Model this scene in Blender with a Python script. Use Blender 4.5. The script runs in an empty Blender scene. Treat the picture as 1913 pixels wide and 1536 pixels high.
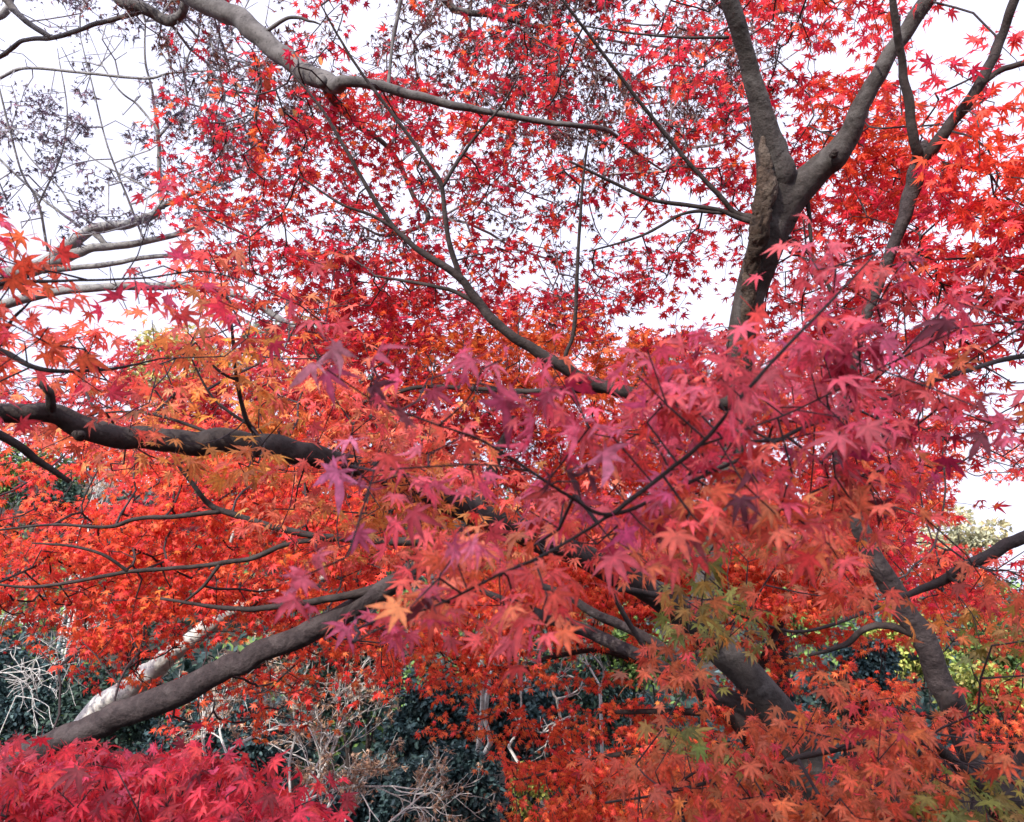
import bpy, math
import numpy as np
from mathutils import Vector

# ------------------------------------------------------------------ camera, sky, sun, exposure
S = bpy.context.scene
W, H, F = 1913.0, 1536.0, 1531.0
PITCH = math.radians(20.0)
CAM = np.array([0.0, 0.0, 1.6])
cam_d = bpy.data.cameras.new("camera")
cam_d.sensor_width = 36.0
cam_d.lens = 36.0 * F / W
cam_d.clip_start = 0.05
cam_d.clip_end = 3000.0
cam_d.dof.use_dof = True
cam_d.dof.focus_distance = 3.6
cam_d.dof.aperture_fstop = 8.0
cam = bpy.data.objects.new("camera", cam_d)
cam.location = CAM
cam.rotation_euler = (math.radians(90) + PITCH, 0, 0)
S.collection.objects.link(cam)
S.camera = cam

SUN_EL, SUN_AZ = math.radians(28), math.radians(-148)      # azimuth from +Y (view direction), negative = to the left
wd = bpy.data.worlds.new("World")
S.world = wd
wd.use_nodes = True
wn = wd.node_tree.nodes
wn.clear()
sky = wn.new("ShaderNodeTexSky")
sky.sky_type = 'NISHITA'
sky.sun_disc = False
sky.sun_elevation = SUN_EL
sky.sun_rotation = SUN_AZ
sky.air_density = 1.0
sky.dust_density = 6.0
sky.ozone_density = 1.0
bg = wn.new("ShaderNodeBackground")
bg.inputs["Strength"].default_value = 0.15
wo = wn.new("ShaderNodeOutputWorld")
# thin bright cloud cover over the clear sky, a little uneven
cl_tc = wn.new("ShaderNodeTexCoord")
cl_nz = wn.new("ShaderNodeTexNoise")
cl_nz.inputs["Scale"].default_value = 2.2
cl_nz.inputs["Detail"].default_value = 4.0
cl_mr = wn.new("ShaderNodeMapRange")
cl_mr.inputs[1].default_value, cl_mr.inputs[2].default_value = 0.35, 0.65
cl_mr.inputs[3].default_value, cl_mr.inputs[4].default_value = 0.8, 1.0
cl_mx = wn.new("ShaderNodeMix")
cl_mx.data_type = 'RGBA'
# the cloud is brightest round the sun and duller on the far side of the sky
cl_dot = wn.new("ShaderNodeVectorMath")
cl_dot.operation = 'DOT_PRODUCT'
cl_dot.inputs[1].default_value = (math.sin(SUN_AZ) * math.cos(SUN_EL), math.cos(SUN_AZ) * math.cos(SUN_EL), math.sin(SUN_EL))
cl_gl = wn.new("ShaderNodeMapRange")
cl_gl.interpolation_type = 'SMOOTHSTEP'
cl_gl.inputs[1].default_value, cl_gl.inputs[2].default_value = -0.05, 0.9
cl_gl.inputs[3].default_value, cl_gl.inputs[4].default_value = 3.3, 11.0
cl_sc = wn.new("ShaderNodeVectorMath")
cl_sc.operation = 'SCALE'
cl_sc.inputs[0].default_value = (1.0, 1.01, 1.26)
wd.node_tree.links.new(cl_tc.outputs["Generated"], cl_dot.inputs[0])
wd.node_tree.links.new(cl_dot.outputs["Value"], cl_gl.inputs[0])
wd.node_tree.links.new(cl_gl.outputs[0], cl_sc.inputs["Scale"])
wd.node_tree.links.new(cl_sc.outputs[0], cl_mx.inputs[7])
wd.node_tree.links.new(cl_tc.outputs["Generated"], cl_nz.inputs["Vector"])
wd.node_tree.links.new(cl_nz.outputs["Fac"], cl_mr.inputs[0])
wd.node_tree.links.new(cl_mr.outputs[0], cl_mx.inputs[0])
wd.node_tree.links.new(sky.outputs[0], cl_mx.inputs[6])
wd.node_tree.links.new(cl_mx.outputs[2], bg.inputs[0])
wd.node_tree.links.new(bg.outputs[0], wo.inputs[0])
sd = bpy.data.lights.new("sun", 'SUN')
sd.energy = 3.6
sd.angle = math.radians(0.5)
sd.color = (1.0, 0.94, 0.85)
sun = bpy.data.objects.new("sun", sd)
to_sun = Vector((math.sin(SUN_AZ) * math.cos(SUN_EL), math.cos(SUN_AZ) * math.cos(SUN_EL), math.sin(SUN_EL)))
sun.rotation_euler = to_sun.to_track_quat('Z', 'Y').to_euler()
S.collection.objects.link(sun)
S.view_settings.view_transform = 'Standard'
S.view_settings.look = 'None'
S.view_settings.gamma = 1.0
S.view_settings.exposure = 1.32
S.render.engine = 'CYCLES'
S.cycles.max_bounces = 9
S.cycles.diffuse_bounces = 6
S.cycles.transmission_bounces = 6
S.cycles.use_denoising = True

# ------------------------------------------------------------------ helpers
RIGHT = np.array([1.0, 0, 0])
FWD = np.array([0, math.cos(PITCH), math.sin(PITCH)])
UP = np.array([0, -math.sin(PITCH), math.cos(PITCH)])


def P(px, py, d):
    """a sight line of the photograph at depth d (metres) -> world point"""
    px, py, d = np.asarray(px, float), np.asarray(py, float), np.asarray(d, float)
    x = (px - W / 2) / F * d
    y = (H / 2 - py) / F * d
    return CAM + x[..., None] * RIGHT + y[..., None] * UP + d[..., None] * FWD


def mesh_obj(name, verts, tris, mat, parent=None, col=None, smooth=False):
    me = bpy.data.meshes.new(name)
    verts = np.ascontiguousarray(verts, np.float32)
    tris = np.ascontiguousarray(tris, np.int32)
    k = tris.shape[1]
    me.vertices.add(len(verts))
    me.vertices.foreach_set("co", verts.ravel())
    me.loops.add(tris.size)
    me.loops.foreach_set("vertex_index", tris.ravel())
    me.polygons.add(len(tris))
    me.polygons.foreach_set("loop_start", np.arange(0, tris.size, k, dtype=np.int32))
    me.polygons.foreach_set("loop_total", np.full(len(tris), k, np.int32))
    me.polygons.foreach_set("use_smooth", np.full(len(tris), smooth, bool))
    me.update(calc_edges=True)
    if col is not None:
        a = me.attributes.new("leaf_colour", 'FLOAT_COLOR', 'POINT')
        a.data.foreach_set("color", np.ascontiguousarray(col, np.float32).ravel())
    me.materials.append(mat)
    o = bpy.data.objects.new(name, me)
    S.collection.objects.link(o)
    if parent is not None:
        o.parent = parent
        o.matrix_parent_inverse = parent.matrix_world.inverted()
    return o


def thing(name, label, cat, loc, group=None):
    o = bpy.data.objects.new(name, None)
    o.location = tuple(float(v) for v in loc)
    o.empty_display_size = 0.3
    S.collection.objects.link(o)
    o["label"] = label
    o["category"] = cat
    if group:
        o["group"] = group
    bpy.context.view_layer.update()
    return o


def catmull(pts, n):
    pts = np.asarray(pts, float)
    p = np.vstack([2 * pts[0] - pts[1], pts, 2 * pts[-1] - pts[-2]])
    out = []
    for i in range(1, len(p) - 2):
        t = np.linspace(0, 1, n, endpoint=False)[:, None]
        a, b, c, d = p[i - 1], p[i], p[i + 1], p[i + 2]
        out.append(0.5 * (2 * b + (c - a) * t + (2 * a - 5 * b + 4 * c - d) * t ** 2 + (3 * b - a - 3 * c + d) * t ** 3))
    out.append(p[-2][None])
    return np.vstack(out)


def tube(pts, rad, sides, rough=0.0, seed=0, lump=0.0):
    """tapered tube along pts, closed ends; rough = relative surface irregularity"""
    rng = np.random.default_rng(seed)
    pts = np.asarray(pts, float)
    n = len(pts)
    tan = np.gradient(pts, axis=0)
    tan /= np.linalg.norm(tan, axis=1)[:, None] + 1e-12
    u = np.cross(tan[0], [0.3, 0.8, 0.5])
    u /= np.linalg.norm(u)
    V = np.zeros((n, sides, 3))
    ang = np.linspace(0, 2 * np.pi, sides, endpoint=False)
    L = np.concatenate([[0], np.cumsum(np.linalg.norm(np.diff(pts, axis=0), axis=1))])
    ph = rng.uniform(0, 6.28, 12)
    rm = max(float(np.mean(rad)), 1e-4)
    for i in range(n):
        u = u - tan[i] * np.dot(u, tan[i])
        u /= np.linalg.norm(u) + 1e-12
        v = np.cross(tan[i], u)
        s = L[i] / rm
        k = 1 + rough * (0.5 * np.sin(2 * ang + ph[0] + 0.21 * s) + 0.5 * np.sin(3 * ang + ph[1] - 0.13 * s) + 0.35 * np.sin(5 * ang + ph[2] + 0.6 * s)
                         + 0.6 * math.sin(0.35 * s + ph[3]) + 0.4 * math.sin(0.9 * s + ph[4]))
        if lump:
            k = k + lump * rng.normal(0, 1, sides)
        r = rad[i] * k
        V[i] = pts[i] + (np.cos(ang) * r)[:, None] * u + (np.sin(ang) * r)[:, None] * v
    V = V.reshape(-1, 3)
    a = (np.arange(n - 1)[:, None] * sides + np.arange(sides)[None]).ravel()
    b = (np.arange(n - 1)[:, None] * sides + (np.arange(sides)[None] + 1) % sides).ravel()
    T = np.vstack([np.stack([a, b, b + sides], 1), np.stack([a, b + sides, a + sides], 1)])
    V = np.vstack([V, pts[:1], pts[-1:]])
    c0, c1 = len(V) - 2, len(V) - 1
    s = np.arange(sides)
    T = np.vstack([T, np.stack([np.full(sides, c0), (s + 1) % sides, s], 1),
                   np.stack([np.full(sides, c1), (n - 1) * sides + s, (n - 1) * sides + (s + 1) % sides], 1)])
    return V, T


def prisms(A, B, ra, rb, sides=5):
    """many tapered twig pieces in one go"""
    d = B - A
    ln = np.linalg.norm(d, axis=1)[:, None] + 1e-9
    d = d / ln
    ref = np.where(np.abs(d[:, 2:3]) < 0.9, np.array([[0, 0, 1.0]]), np.array([[1.0, 0, 0]]))
    u = np.cross(d, ref)
    u /= np.linalg.norm(u, axis=1)[:, None] + 1e-12
    v = np.cross(d, u)
    ang = np.linspace(0, 2 * np.pi, sides, endpoint=False)
    ring = np.cos(ang)[None, :, None] * u[:, None] + np.sin(ang)[None, :, None] * v[:, None]
    e = 0.25 * np.minimum(ra, rb)[:, None] * d
    Va = (A - e)[:, None] + ring * ra[:, None, None]
    Vb = (B + e)[:, None] + ring * rb[:, None, None]
    V = np.concatenate([Va, Vb], 1).reshape(-1, 3)
    s = np.arange(sides)
    s2 = (s + 1) % sides
    T0 = np.vstack([np.stack([s, s2, s2 + sides], 1), np.stack([s, s2 + sides, s + sides], 1)])
    T = (T0[None] + (np.arange(len(A)) * 2 * sides)[:, None, None]).reshape(-1, 3)
    return V, T


# ------------------------------------------------------------------ materials
def leaf_mat(name, trans=0.45, rough=0.42, spec=0.35, hue_noise=0.0, spots=True):
    m = bpy.data.materials.new(name)
    m.use_nodes = True
    nt = m.node_tree
    nt.nodes.clear()
    N, Lk = nt.nodes.new, nt.links.new
    at = N("ShaderNodeAttribute")
    at.attribute_name = "leaf_colour"
    geo = N("ShaderNodeNewGeometry")
    nz = N("ShaderNodeTexNoise")
    nz.inputs["Scale"].default_value = 90.0
    nz.inputs["Detail"].default_value = 3.0
    Lk(geo.outputs["Position"], nz.inputs["Vector"])
    rmp = N("ShaderNodeMapRange")
    rmp.inputs[1].default_value = 0.3
    rmp.inputs[2].default_value = 0.7
    rmp.inputs[3].default_value = 0.72
    rmp.inputs[4].default_value = 1.25
    Lk(nz.outputs["Fac"], rmp.inputs[0])
    mul = N("ShaderNodeVectorMath")
    mul.operation = 'MULTIPLY'
    Lk(at.outputs["Color"], mul.inputs[0])
    Lk(rmp.outputs[0], mul.inputs[1])
    n2 = N("ShaderNodeTexNoise")
    n2.inputs["Scale"].default_value = 210.0
    n2.inputs["Detail"].default_value = 2.0
    Lk(geo.outputs["Position"], n2.inputs["Vector"])
    r2 = N("ShaderNodeMapRange")
    r2.inputs[1].default_value, r2.inputs[2].default_value = .60, .70
    r2.inputs[3].default_value, r2.inputs[4].default_value = 0.0, .6
    Lk(n2.outputs["Fac"], r2.inputs[0])
    sp = N("ShaderNodeMix")
    sp.data_type = 'RGBA'
    sp.inputs[7].default_value = (.12, .045, .03, 1)
    Lk(r2.outputs[0], sp.inputs[0])
    Lk(mul.outputs[0], sp.inputs[6])
    mul_out = sp.outputs[2] if spots else mul.outputs[0]
    pb = N("ShaderNodeBsdfPrincipled")
    pb.inputs["Roughness"].default_value = rough
    pb.inputs["Specular IOR Level"].default_value = spec
    Lk(mul_out, pb.inputs["Base Color"])
    tr = N("ShaderNodeBsdfTranslucent")
    Lk(mul_out, tr.inputs["Color"])
    mx = N("ShaderNodeMixShader")
    mx.inputs[0].default_value = trans
    Lk(pb.outputs[0], mx.inputs[1])
    Lk(tr.outputs[0], mx.inputs[2])
    out = N("ShaderNodeOutputMaterial")
    Lk(mx.outputs[0], out.inputs[0])
    return m


def bark_mat(name, c1, c2, c3, scale=14.0, bump=0.35, patch=0.5, rough=0.85, lent=0.0):
    """mottled bark: fine grain, lichen patches, horizontal lenticels"""
    m = bpy.data.materials.new(name)
    m.use_nodes = True
    nt = m.node_tree
    nt.nodes.clear()
    N, Lk = nt.nodes.new, nt.links.new
    tc = N("ShaderNodeTexCoord")
    n1 = N("ShaderNodeTexNoise")
    n1.inputs["Scale"].default_value = scale
    n1.inputs["Detail"].default_value = 8.0
    n1.inputs["Roughness"].default_value = 0.65
    n2 = N("ShaderNodeTexNoise")
    n2.inputs["Scale"].default_value = scale * 0.28
    n2.inputs["Detail"].default_value = 6.0
    n2.inputs["Distortion"].default_value = 0.6
    n3 = N("ShaderNodeTexVoronoi")
    n3.inputs["Scale"].default_value = scale * 2.2
    for q in (n1, n2, n3):
        Lk(tc.outputs["Object"], q.inputs["Vector"])
    r1 = N("ShaderNodeValToRGB")
    r1.color_ramp.elements[0].position = 0.35
    r1.color_ramp.elements[1].position = 0.68
    r1.color_ramp.elements[0].color = (*c1, 1)
    r1.color_ramp.elements[1].color = (*c2, 1)
    Lk(n1.outputs["Fac"], r1.inputs[0])
    r2 = N("ShaderNodeMapRange")
    r2.inputs[1].default_value = 0.5
    r2.inputs[2].default_value = 0.62
    r2.inputs[3].default_value = 0.0
    r2.inputs[4].default_value = patch
    Lk(n2.outputs["Fac"], r2.inputs[0])
    mx = N("ShaderNodeMix")
    mx.data_type = 'RGBA'
    Lk(r2.outputs[0], mx.inputs[0])
    Lk(r1.outputs[0], mx.inputs[6])
    mx.inputs[7].default_value = (*c3, 1)
    # dark flecks
    r3 = N("ShaderNodeMapRange")
    r3.inputs[1].default_value = 0.12
    r3.inputs[2].default_value = 0.3
    r3.inputs[3].default_value = 1.0 - lent
    r3.inputs[4].default_value = 1.0
    Lk(n3.outputs["Distance"], r3.inputs[0])
    ml = N("ShaderNodeVectorMath")
    ml.operation = 'MULTIPLY'
    Lk(mx.outputs[2], ml.inputs[0])
    Lk(r3.outputs[0], ml.inputs[1])
    pb = N("ShaderNodeBsdfPrincipled")
    pb.inputs["Roughness"].default_value = rough
    pb.inputs["Specular IOR Level"].default_value = 0.25
    Lk(ml.outputs[0], pb.inputs["Base Color"])
    ad = N("ShaderNodeMath")
    ad.operation = 'ADD'
    Lk(n1.outputs["Fac"], ad.inputs[0])
    Lk(n2.outputs["Fac"], ad.inputs[1])
    bp = N("ShaderNodeBump")
    bp.inputs["Strength"].default_value = bump
    bp.inputs["Distance"].default_value = 0.03
    Lk(ad.outputs[0], bp.inputs["Height"])
    Lk(bp.outputs[0], pb.inputs["Normal"])
    out = N("ShaderNodeOutputMaterial")
    Lk(pb.outputs[0], out.inputs[0])
    return m


M_leaf = leaf_mat("maple_leaf", 0.58, rough=.5, spec=.25)
M_near = leaf_mat("glossy_maple_leaf", 0.45, rough=0.5, spec=0.3)
M_dead = leaf_mat("withered_leaf", 0.25, rough=0.6, spec=0.2)
M_ever = leaf_mat("evergreen_leaf", 0.12, rough=0.6, spec=0.18, spots=False)
M_far = leaf_mat("far_leaf", 0.35, rough=0.5, spec=0.3, spots=False)
B_v = bark_mat("smooth_grey_bark", (.018, .0145, .0128), (.042, .0345, .0315), (.066, .060, .056), 28, .5, .6, lent=.35)
B_trunk = bark_mat("brown_grey_bark", (0.0144, 0.0108, 0.0096), (0.033, 0.0252, 0.0228), (0.0528, 0.0468, 0.0432), 30, .4, .55, lent=.3)
B_dark = bark_mat("dark_maple_bark", (0.01116, 0.00744, 0.00682), (0.02852, 0.01984, 0.01798), (0.0465, 0.03596, 0.03348), 34, .4, .4, lent=.3)
B_lean = bark_mat("purple_brown_bark", (0.0144, 0.0096, 0.0102), (0.0336, 0.024, 0.024), (0.057, 0.045, 0.0438), 40, .6, .5, lent=.5)
B_limb = bark_mat("grey_spotted_bark", (0.0372, 0.03224, 0.031), (0.0806, 0.07254, 0.06944), (0.124, 0.1147, 0.1104), 20, .3, .5, lent=.45)
B_pale = bark_mat("pale_lichen_bark", (0.216, 0.207, 0.189), (0.378, 0.36, 0.333), (0.468, 0.459, 0.423), 13, .4, .6, lent=.45)
B_jpale = bark_mat("weathered_pale_bark", (.10, .095, .092), (.20, .193, .188), (.26, .253, .243), 16, .4, .5, lent=.4)
B_flake = bark_mat("flaking_brown_bark", (0.014, 0.008, 0.006), (0.062, 0.040, 0.027), (0.12, 0.095, 0.075), 22, 1.0, .45, lent=.6)
B_twig = bark_mat("thin_twig_bark", (0.014, 0.0098, 0.0112), (0.0315, 0.021, 0.0224), (0.042, 0.0315, 0.0315), 30, .1, .4)
B_ptwig = bark_mat("pale_twig_bark", (0.3024, 0.288, 0.2736), (0.4464, 0.432, 0.4104), (0.4752, 0.4608, 0.432), 20, .1, .5)
B_gtwig = bark_mat("grey_twig_bark", (.11, .105, .11), (.20, .19, .195), (.26, .25, .25), 20, .1, .5)

# ------------------------------------------------------------------ leaf templates
ANG = np.radians([0, 37, -37, 77, -77, 122, -122])
LEN = np.array([1, .93, .93, .74, .74, .42, .42])


def maple_template(rng, fine, curl=0.35, jitter=0.1):
    """palmate leaf, 7 pointed lobes, stalk joint at the origin, tip along +x, length 1"""
    order = np.argsort(ANG)
    ang = ANG[order] + rng.normal(0, 0.05, 7)
    ln = LEN[order] * (1 + rng.normal(0, jitter, 7))
    V = [(0.0, 0.0, 0.0)]
    C = [1.4]
    T = []
    fold = rng.uniform(0.01, 0.07)
    bend = rng.uniform(0.3, 1.0) * curl
    roll = rng.normal(0, curl * .6)

    def z(x, y):
        r2 = x * x + y * y
        return -bend * r2 * 0.55 + roll * x * y

    notch = []
    for i in range(8):
        if i == 0:
            a, r = ang[0] - .35, .12
        elif i == 7:
            a, r = ang[6] + .35, .12
        else:
            a, r = (ang[i - 1] + ang[i]) / 2, .36 + rng.uniform(-.03, .04)
            if i in (1, 6):
                r = .2
        notch.append(len(V))
        x, y = r * math.cos(a), r * math.sin(a)
        V.append((x, y, z(x, y) + fold))
        C.append(.92)
    for i in range(7):
        a, l = ang[i], ln[i]
        droop = (rng.normal(0, curl * .35) - .12 * curl) * l
        tip = len(V)
        x, y = l * math.cos(a), l * math.sin(a)
        V.append((x, y, z(x, y) + droop))
        C.append(rng.uniform(.62, 1.0))
        if fine:
            wa = .205 if i not in (0, 6) else .25
            sl = len(V)
            for sgn in (-1, 1):
                x, y = .56 * l * math.cos(a + sgn * wa), .56 * l * math.sin(a + sgn * wa)
                V.append((x, y, z(x, y) + droop * .22 + fold * .8))
                C.append(.95)
            x, y = .6 * l * math.cos(a), .6 * l * math.sin(a)
            V.append((x, y, z(x, y) + droop * .26))
            C.append(1.3)
            m = sl + 2
            T += [(0, notch[i], sl), (0, sl, m), (sl, tip, m), (0, m, sl + 1), (m, tip, sl + 1), (0, sl + 1, notch[i + 1])]
        else:
            T += [(0, notch[i], tip), (0, tip, notch[i + 1])]
    # stalk
    if fine:
        b = len(V)
        V += [(.0, .012, 0), (.0, -.012, 0), (-.75, .012, -.12), (-.75, -.012, -.12), (-.4, 0, -.02)]
        C += [.9] * 5
        T += [(b, b + 1, b + 4), (b, b + 4, b + 2), (b + 1, b + 3, b + 4), (b + 2, b + 4, b + 3)]
    return np.array(V), np.array(T), np.array(C)


def oval_template(rng, curl=.3, wid=.28):
    b = rng.uniform(.2, 1) * curl
    V = np.array([(0, 0, 0), (.3, wid, .07), (.3, -wid, .07), (.36, 0, -.02 - .1 * b), (.72, wid * .8, .03 - .4 * b), (.72, -wid * .8, .03 - .4 * b), (1, 0, -b)])
    T = np.array([(0, 3, 1), (0, 2, 3), (1, 3, 4), (2, 5, 3), (3, 6, 4), (3, 5, 6)])
    return V, T, np.array([.8, 1, 1, 1.15, 1, 1, .85])


def leaf_mesh(name, pos, tip, nrm, size, col, templates, mat, parent, seed=0):
    """merge instances of the leaf templates into one crown mesh"""
    rng = np.random.default_rng(seed)
    which = rng.integers(0, len(templates), len(pos))
    tip = tip / (np.linalg.norm(tip, axis=1)[:, None] + 1e-9)
    b = np.cross(nrm, tip)
    b /= np.linalg.norm(b, axis=1)[:, None] + 1e-9
    n = np.cross(tip, b)
    VV, TT, CC, off = [], [], [], 0
    for k, (V, T, sh) in enumerate(templates):
        idx = np.nonzero(which == k)[0]
        if len(idx) == 0:
            continue
        s = size[idx][:, None, None]
        w = pos[idx][:, None] + s * (V[None, :, 0:1] * tip[idx][:, None] + V[None, :, 1:2] * b[idx][:, None] + V[None, :, 2:3] * n[idx][:, None])
        VV.append(w.reshape(-1, 3))
        TT.append((T[None] + (off + np.arange(len(idx)) * len(V))[:, None, None]).reshape(-1, 3))
        c = (col[idx][:, None] * sh[None, :, None]).reshape(-1, 3)
        CC.append(np.hstack([c, np.ones((len(c), 1))]))
        off += len(idx) * len(V)
    return mesh_obj(name, np.vstack(VV), np.vstack(TT), mat, parent, np.clip(np.vstack(CC), 0, .92), smooth=True)


_r = np.random.default_rng(5)
T_fine = [maple_template(_r, True, .5) for _ in range(16)]
T_flat = [maple_template(_r, False, .4) for _ in range(12)]
T_wither = [maple_template(_r, False, 1.5, .25) for _ in range(12)]
T_curl = [maple_template(_r, True, 1.3, .2) for _ in range(10)]
T_oval = [oval_template(_r) for _ in range(6)]
T_seed = [oval_template(_r, .6, .2) for _ in range(6)]


def wave(p, seed, fx, fz, n=7):
    """smooth pseudo-noise about -1..1 with its own horizontal and vertical grain"""
    rng = np.random.default_rng(seed)
    o = np.zeros(len(p))
    for _ in range(n):
        k = rng.normal(0, 1, 3) * np.array([fx, fx, fz])
        o += np.sin(p @ k + rng.uniform(0, 6.28))
    return o / math.sqrt(n)


def unit(v):
    return v / (np.linalg.norm(v, axis=-1, keepdims=True) + 1e-9)


# ------------------------------------------------------------------ skeletons
class Tree:
    """a tree: trunk and limbs drawn from (px, py, depth, width px) stations, then twigs grown to reach its leaf clusters"""

    def __init__(self, name, label, cat, base, bark, twig, group=None, seed=1):
        self.root = thing(name, label, cat, base, group)
        self.bark, self.twig = bark, twig
        self.nodes = []
        self.seed = seed
        self.k = 0

    def limb(self, st, name="limb", sides=12, rough=.06, bark=None, label=None, grow=True, lump=0.0):
        st = np.asarray(st, float)
        pts = P(st[:, 0], st[:, 1], st[:, 2])
        rad = st[:, 3] / 2 * st[:, 2] / F
        return self.limb_world(pts, rad, name, sides, rough, bark, label, grow, lump)

    def limb_world(self, pts, rad, name="limb", sides=12, rough=.06, bark=None, label=None, grow=True, lump=0.0):
        self.k += 1
        q = catmull(np.hstack([pts, np.asarray(rad)[:, None]]), 9)
        c, r = q[:, :3], np.maximum(q[:, 3], .0012)
        rng = np.random.default_rng(self.seed * 100 + self.k)
        wob = rng.normal(0, 1, c.shape)
        for _ in range(3):
            wob[1:-1] = (wob[:-2] + 2 * wob[1:-1] + wob[2:]) / 4
        wob[0] = wob[-1] = 0
        c = c + wob * (r[:, None] * .22)
        V, T = tube(c, r, sides, rough, self.seed * 100 + self.k, lump)
        o = mesh_obj(name, V, T, bark or self.bark, self.root, smooth=True)
        if label:
            o["label"] = label
        if grow:
            self.nodes.append(c[2:])
        return o

    def fused_trunk(self, runs, sides=24, rough=.04, voxel=.008, bark=None):
        """trunk and the butts of its limbs melted into one skin"""
        VV, TT, off = [], [], 0
        for k, st in enumerate(runs):
            st = np.asarray(st, float)
            pts = P(st[:, 0], st[:, 1], st[:, 2])
            rad = st[:, 3] / 2 * st[:, 2] / F
            q = catmull(np.hstack([pts, rad[:, None]]), 9)
            V, T = tube(q[:, :3], np.maximum(q[:, 3], .004), sides, rough, self.seed * 31 + k)
            VV.append(V)
            TT.append(T + off)
            off += len(V)
            if k == 0:
                self.nodes.append(q[2:, :3])
        o = mesh_obj("trunk", np.vstack(VV), np.vstack(TT), bark or self.bark, self.root, smooth=True)
        m = o.modifiers.new("skin", 'REMESH')
        m.mode = 'VOXEL'
        m.voxel_size = voxel
        m.use_smooth_shade = True
        m2 = o.modifiers.new("soften", 'SMOOTH')
        m2.factor = .5
        m2.iterations = 14
        return o

    def grow(self, targets, wig=.13, step=.09, r0=.0013, power=.38, mat=None, name="twigs", maxr=.006, keep=1.0):
        """join every leaf cluster to the nearest twig or limb grown so far; one mesh of twigs"""
        rng = np.random.default_rng(self.seed + 77)
        base = np.vstack(self.nodes)
        nb = len(base)
        d = np.full(len(targets), 1e9)
        for i in range(0, len(targets), 500):
            d[i:i + 500] = np.min(np.linalg.norm(targets[i:i + 500, None] - base[None], axis=2), axis=1)
        order = np.argsort(d)
        cap = nb + len(targets) * 14
        N = np.zeros((cap, 3))
        N[:nb] = base
        par = np.full(cap, -1)
        pl = np.zeros(cap)
        n = nb
        for i in order:
            t = targets[i]
            dd = np.sqrt(np.sum((N[:n] - t) ** 2, axis=1))
            j = int(np.argmin(dd + .45 * pl[:n]))
            L = float(dd[j])
            p0, a0 = pl[j], j
            m = int(min(max(1, round(L / step)), 12))
            a = N[j]
            mid = rng.normal(0, wig * L, 3)
            mid[2] = mid[2] * .6 - .05 * L
            for q in range(1, m + 1):
                f = q / m
                if n >= cap:
                    break
                N[n] = a + (t - a) * f + mid * (4 * f * (1 - f)) * .5
                if q < m:
                    N[n] += rng.normal(0, .05 * step, 3)
                par[n] = j
                pl[n] = p0 + L * f
                j = n
                n += 1
        cnt = np.ones(n)
        for i in range(n - 1, nb - 1, -1):
            if par[i] >= nb:
                cnt[par[i]] += cnt[i]
        idx = np.arange(nb, n)
        rb = np.minimum(r0 * cnt[idx] ** power, maxr)
        pj = par[idx]
        ra = np.where(pj >= nb, np.minimum(r0 * cnt[np.maximum(pj, 0)] ** power, maxr), rb * 1.15)
        ra = np.minimum(ra, rb * 1.4)
        V, T = prisms(N[pj], N[idx], ra, rb)
        return mesh_obj(name, V, T, mat or self.twig, self.root)


# ------------------------------------------------------------------ leaf clusters from density tables (one character = 80 x 80 px of the photograph)
GAIN = 2.1


def table(rows):
    g = np.zeros((27, 30))
    for r, s in rows.items():
        s = s.ljust(24, '.')[:24]
        g[r + 3, 3:27] = [0 if ch in '. ' else int(ch) for ch in s]
    g[:3] = g[3]
    g[22:] = g[21]
    g[:, :3] = g[:, 3:4]
    g[:, 27:] = g[:, 26:27]
    return g


def clusters(rows, depth, span, per, seed, clump=.8, fx=5., fz=14., gain=1.0, margin=3, accept=None):
    """cluster centres so that leaves of the given span reach the table's coverage; returns px, py, d"""
    rng = np.random.default_rng(seed)
    g = table(rows)
    out = []
    for r in range(3 - margin, 22 + margin):
        for c in range(3 - margin, 27 + margin):
            if r < 0 or c < 0 or r >= 27 or c >= 30 or g[r, c] == 0:
                continue
            tau = -math.log(max(1 - g[r, c] / 10.0, .06))
            x0, y0 = (c - 3) * 80.0, (r - 3) * 80.0
            n = 60
            px, py = x0 + rng.uniform(0, 80, n), y0 + rng.uniform(0, 80, n)
            d = depth(px, py, rng)
            s = span * F / d
            lam = tau * 6400 / (.17 * np.mean(s * s)) / per * gain * GAIN
            m = rng.poisson(lam * 1.6)
            if m == 0:
                continue
            px, py = x0 + rng.uniform(-16, 96, m), y0 + rng.uniform(-16, 96, m)
            d = depth(px, py, rng)
            out.append(np.stack([px, py, d], 1))
    q = np.vstack(out)
    w = P(q[:, 0], q[:, 1], q[:, 2])
    keep = rng.uniform(0, 1, len(q)) < (1 / 1.6) * np.clip(1 + clump * wave(w, seed, fx, fz), 0, 1.6)
    if accept is not None:
        keep &= accept(q[:, 0], q[:, 1], q[:, 2])
    return q[keep]


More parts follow.
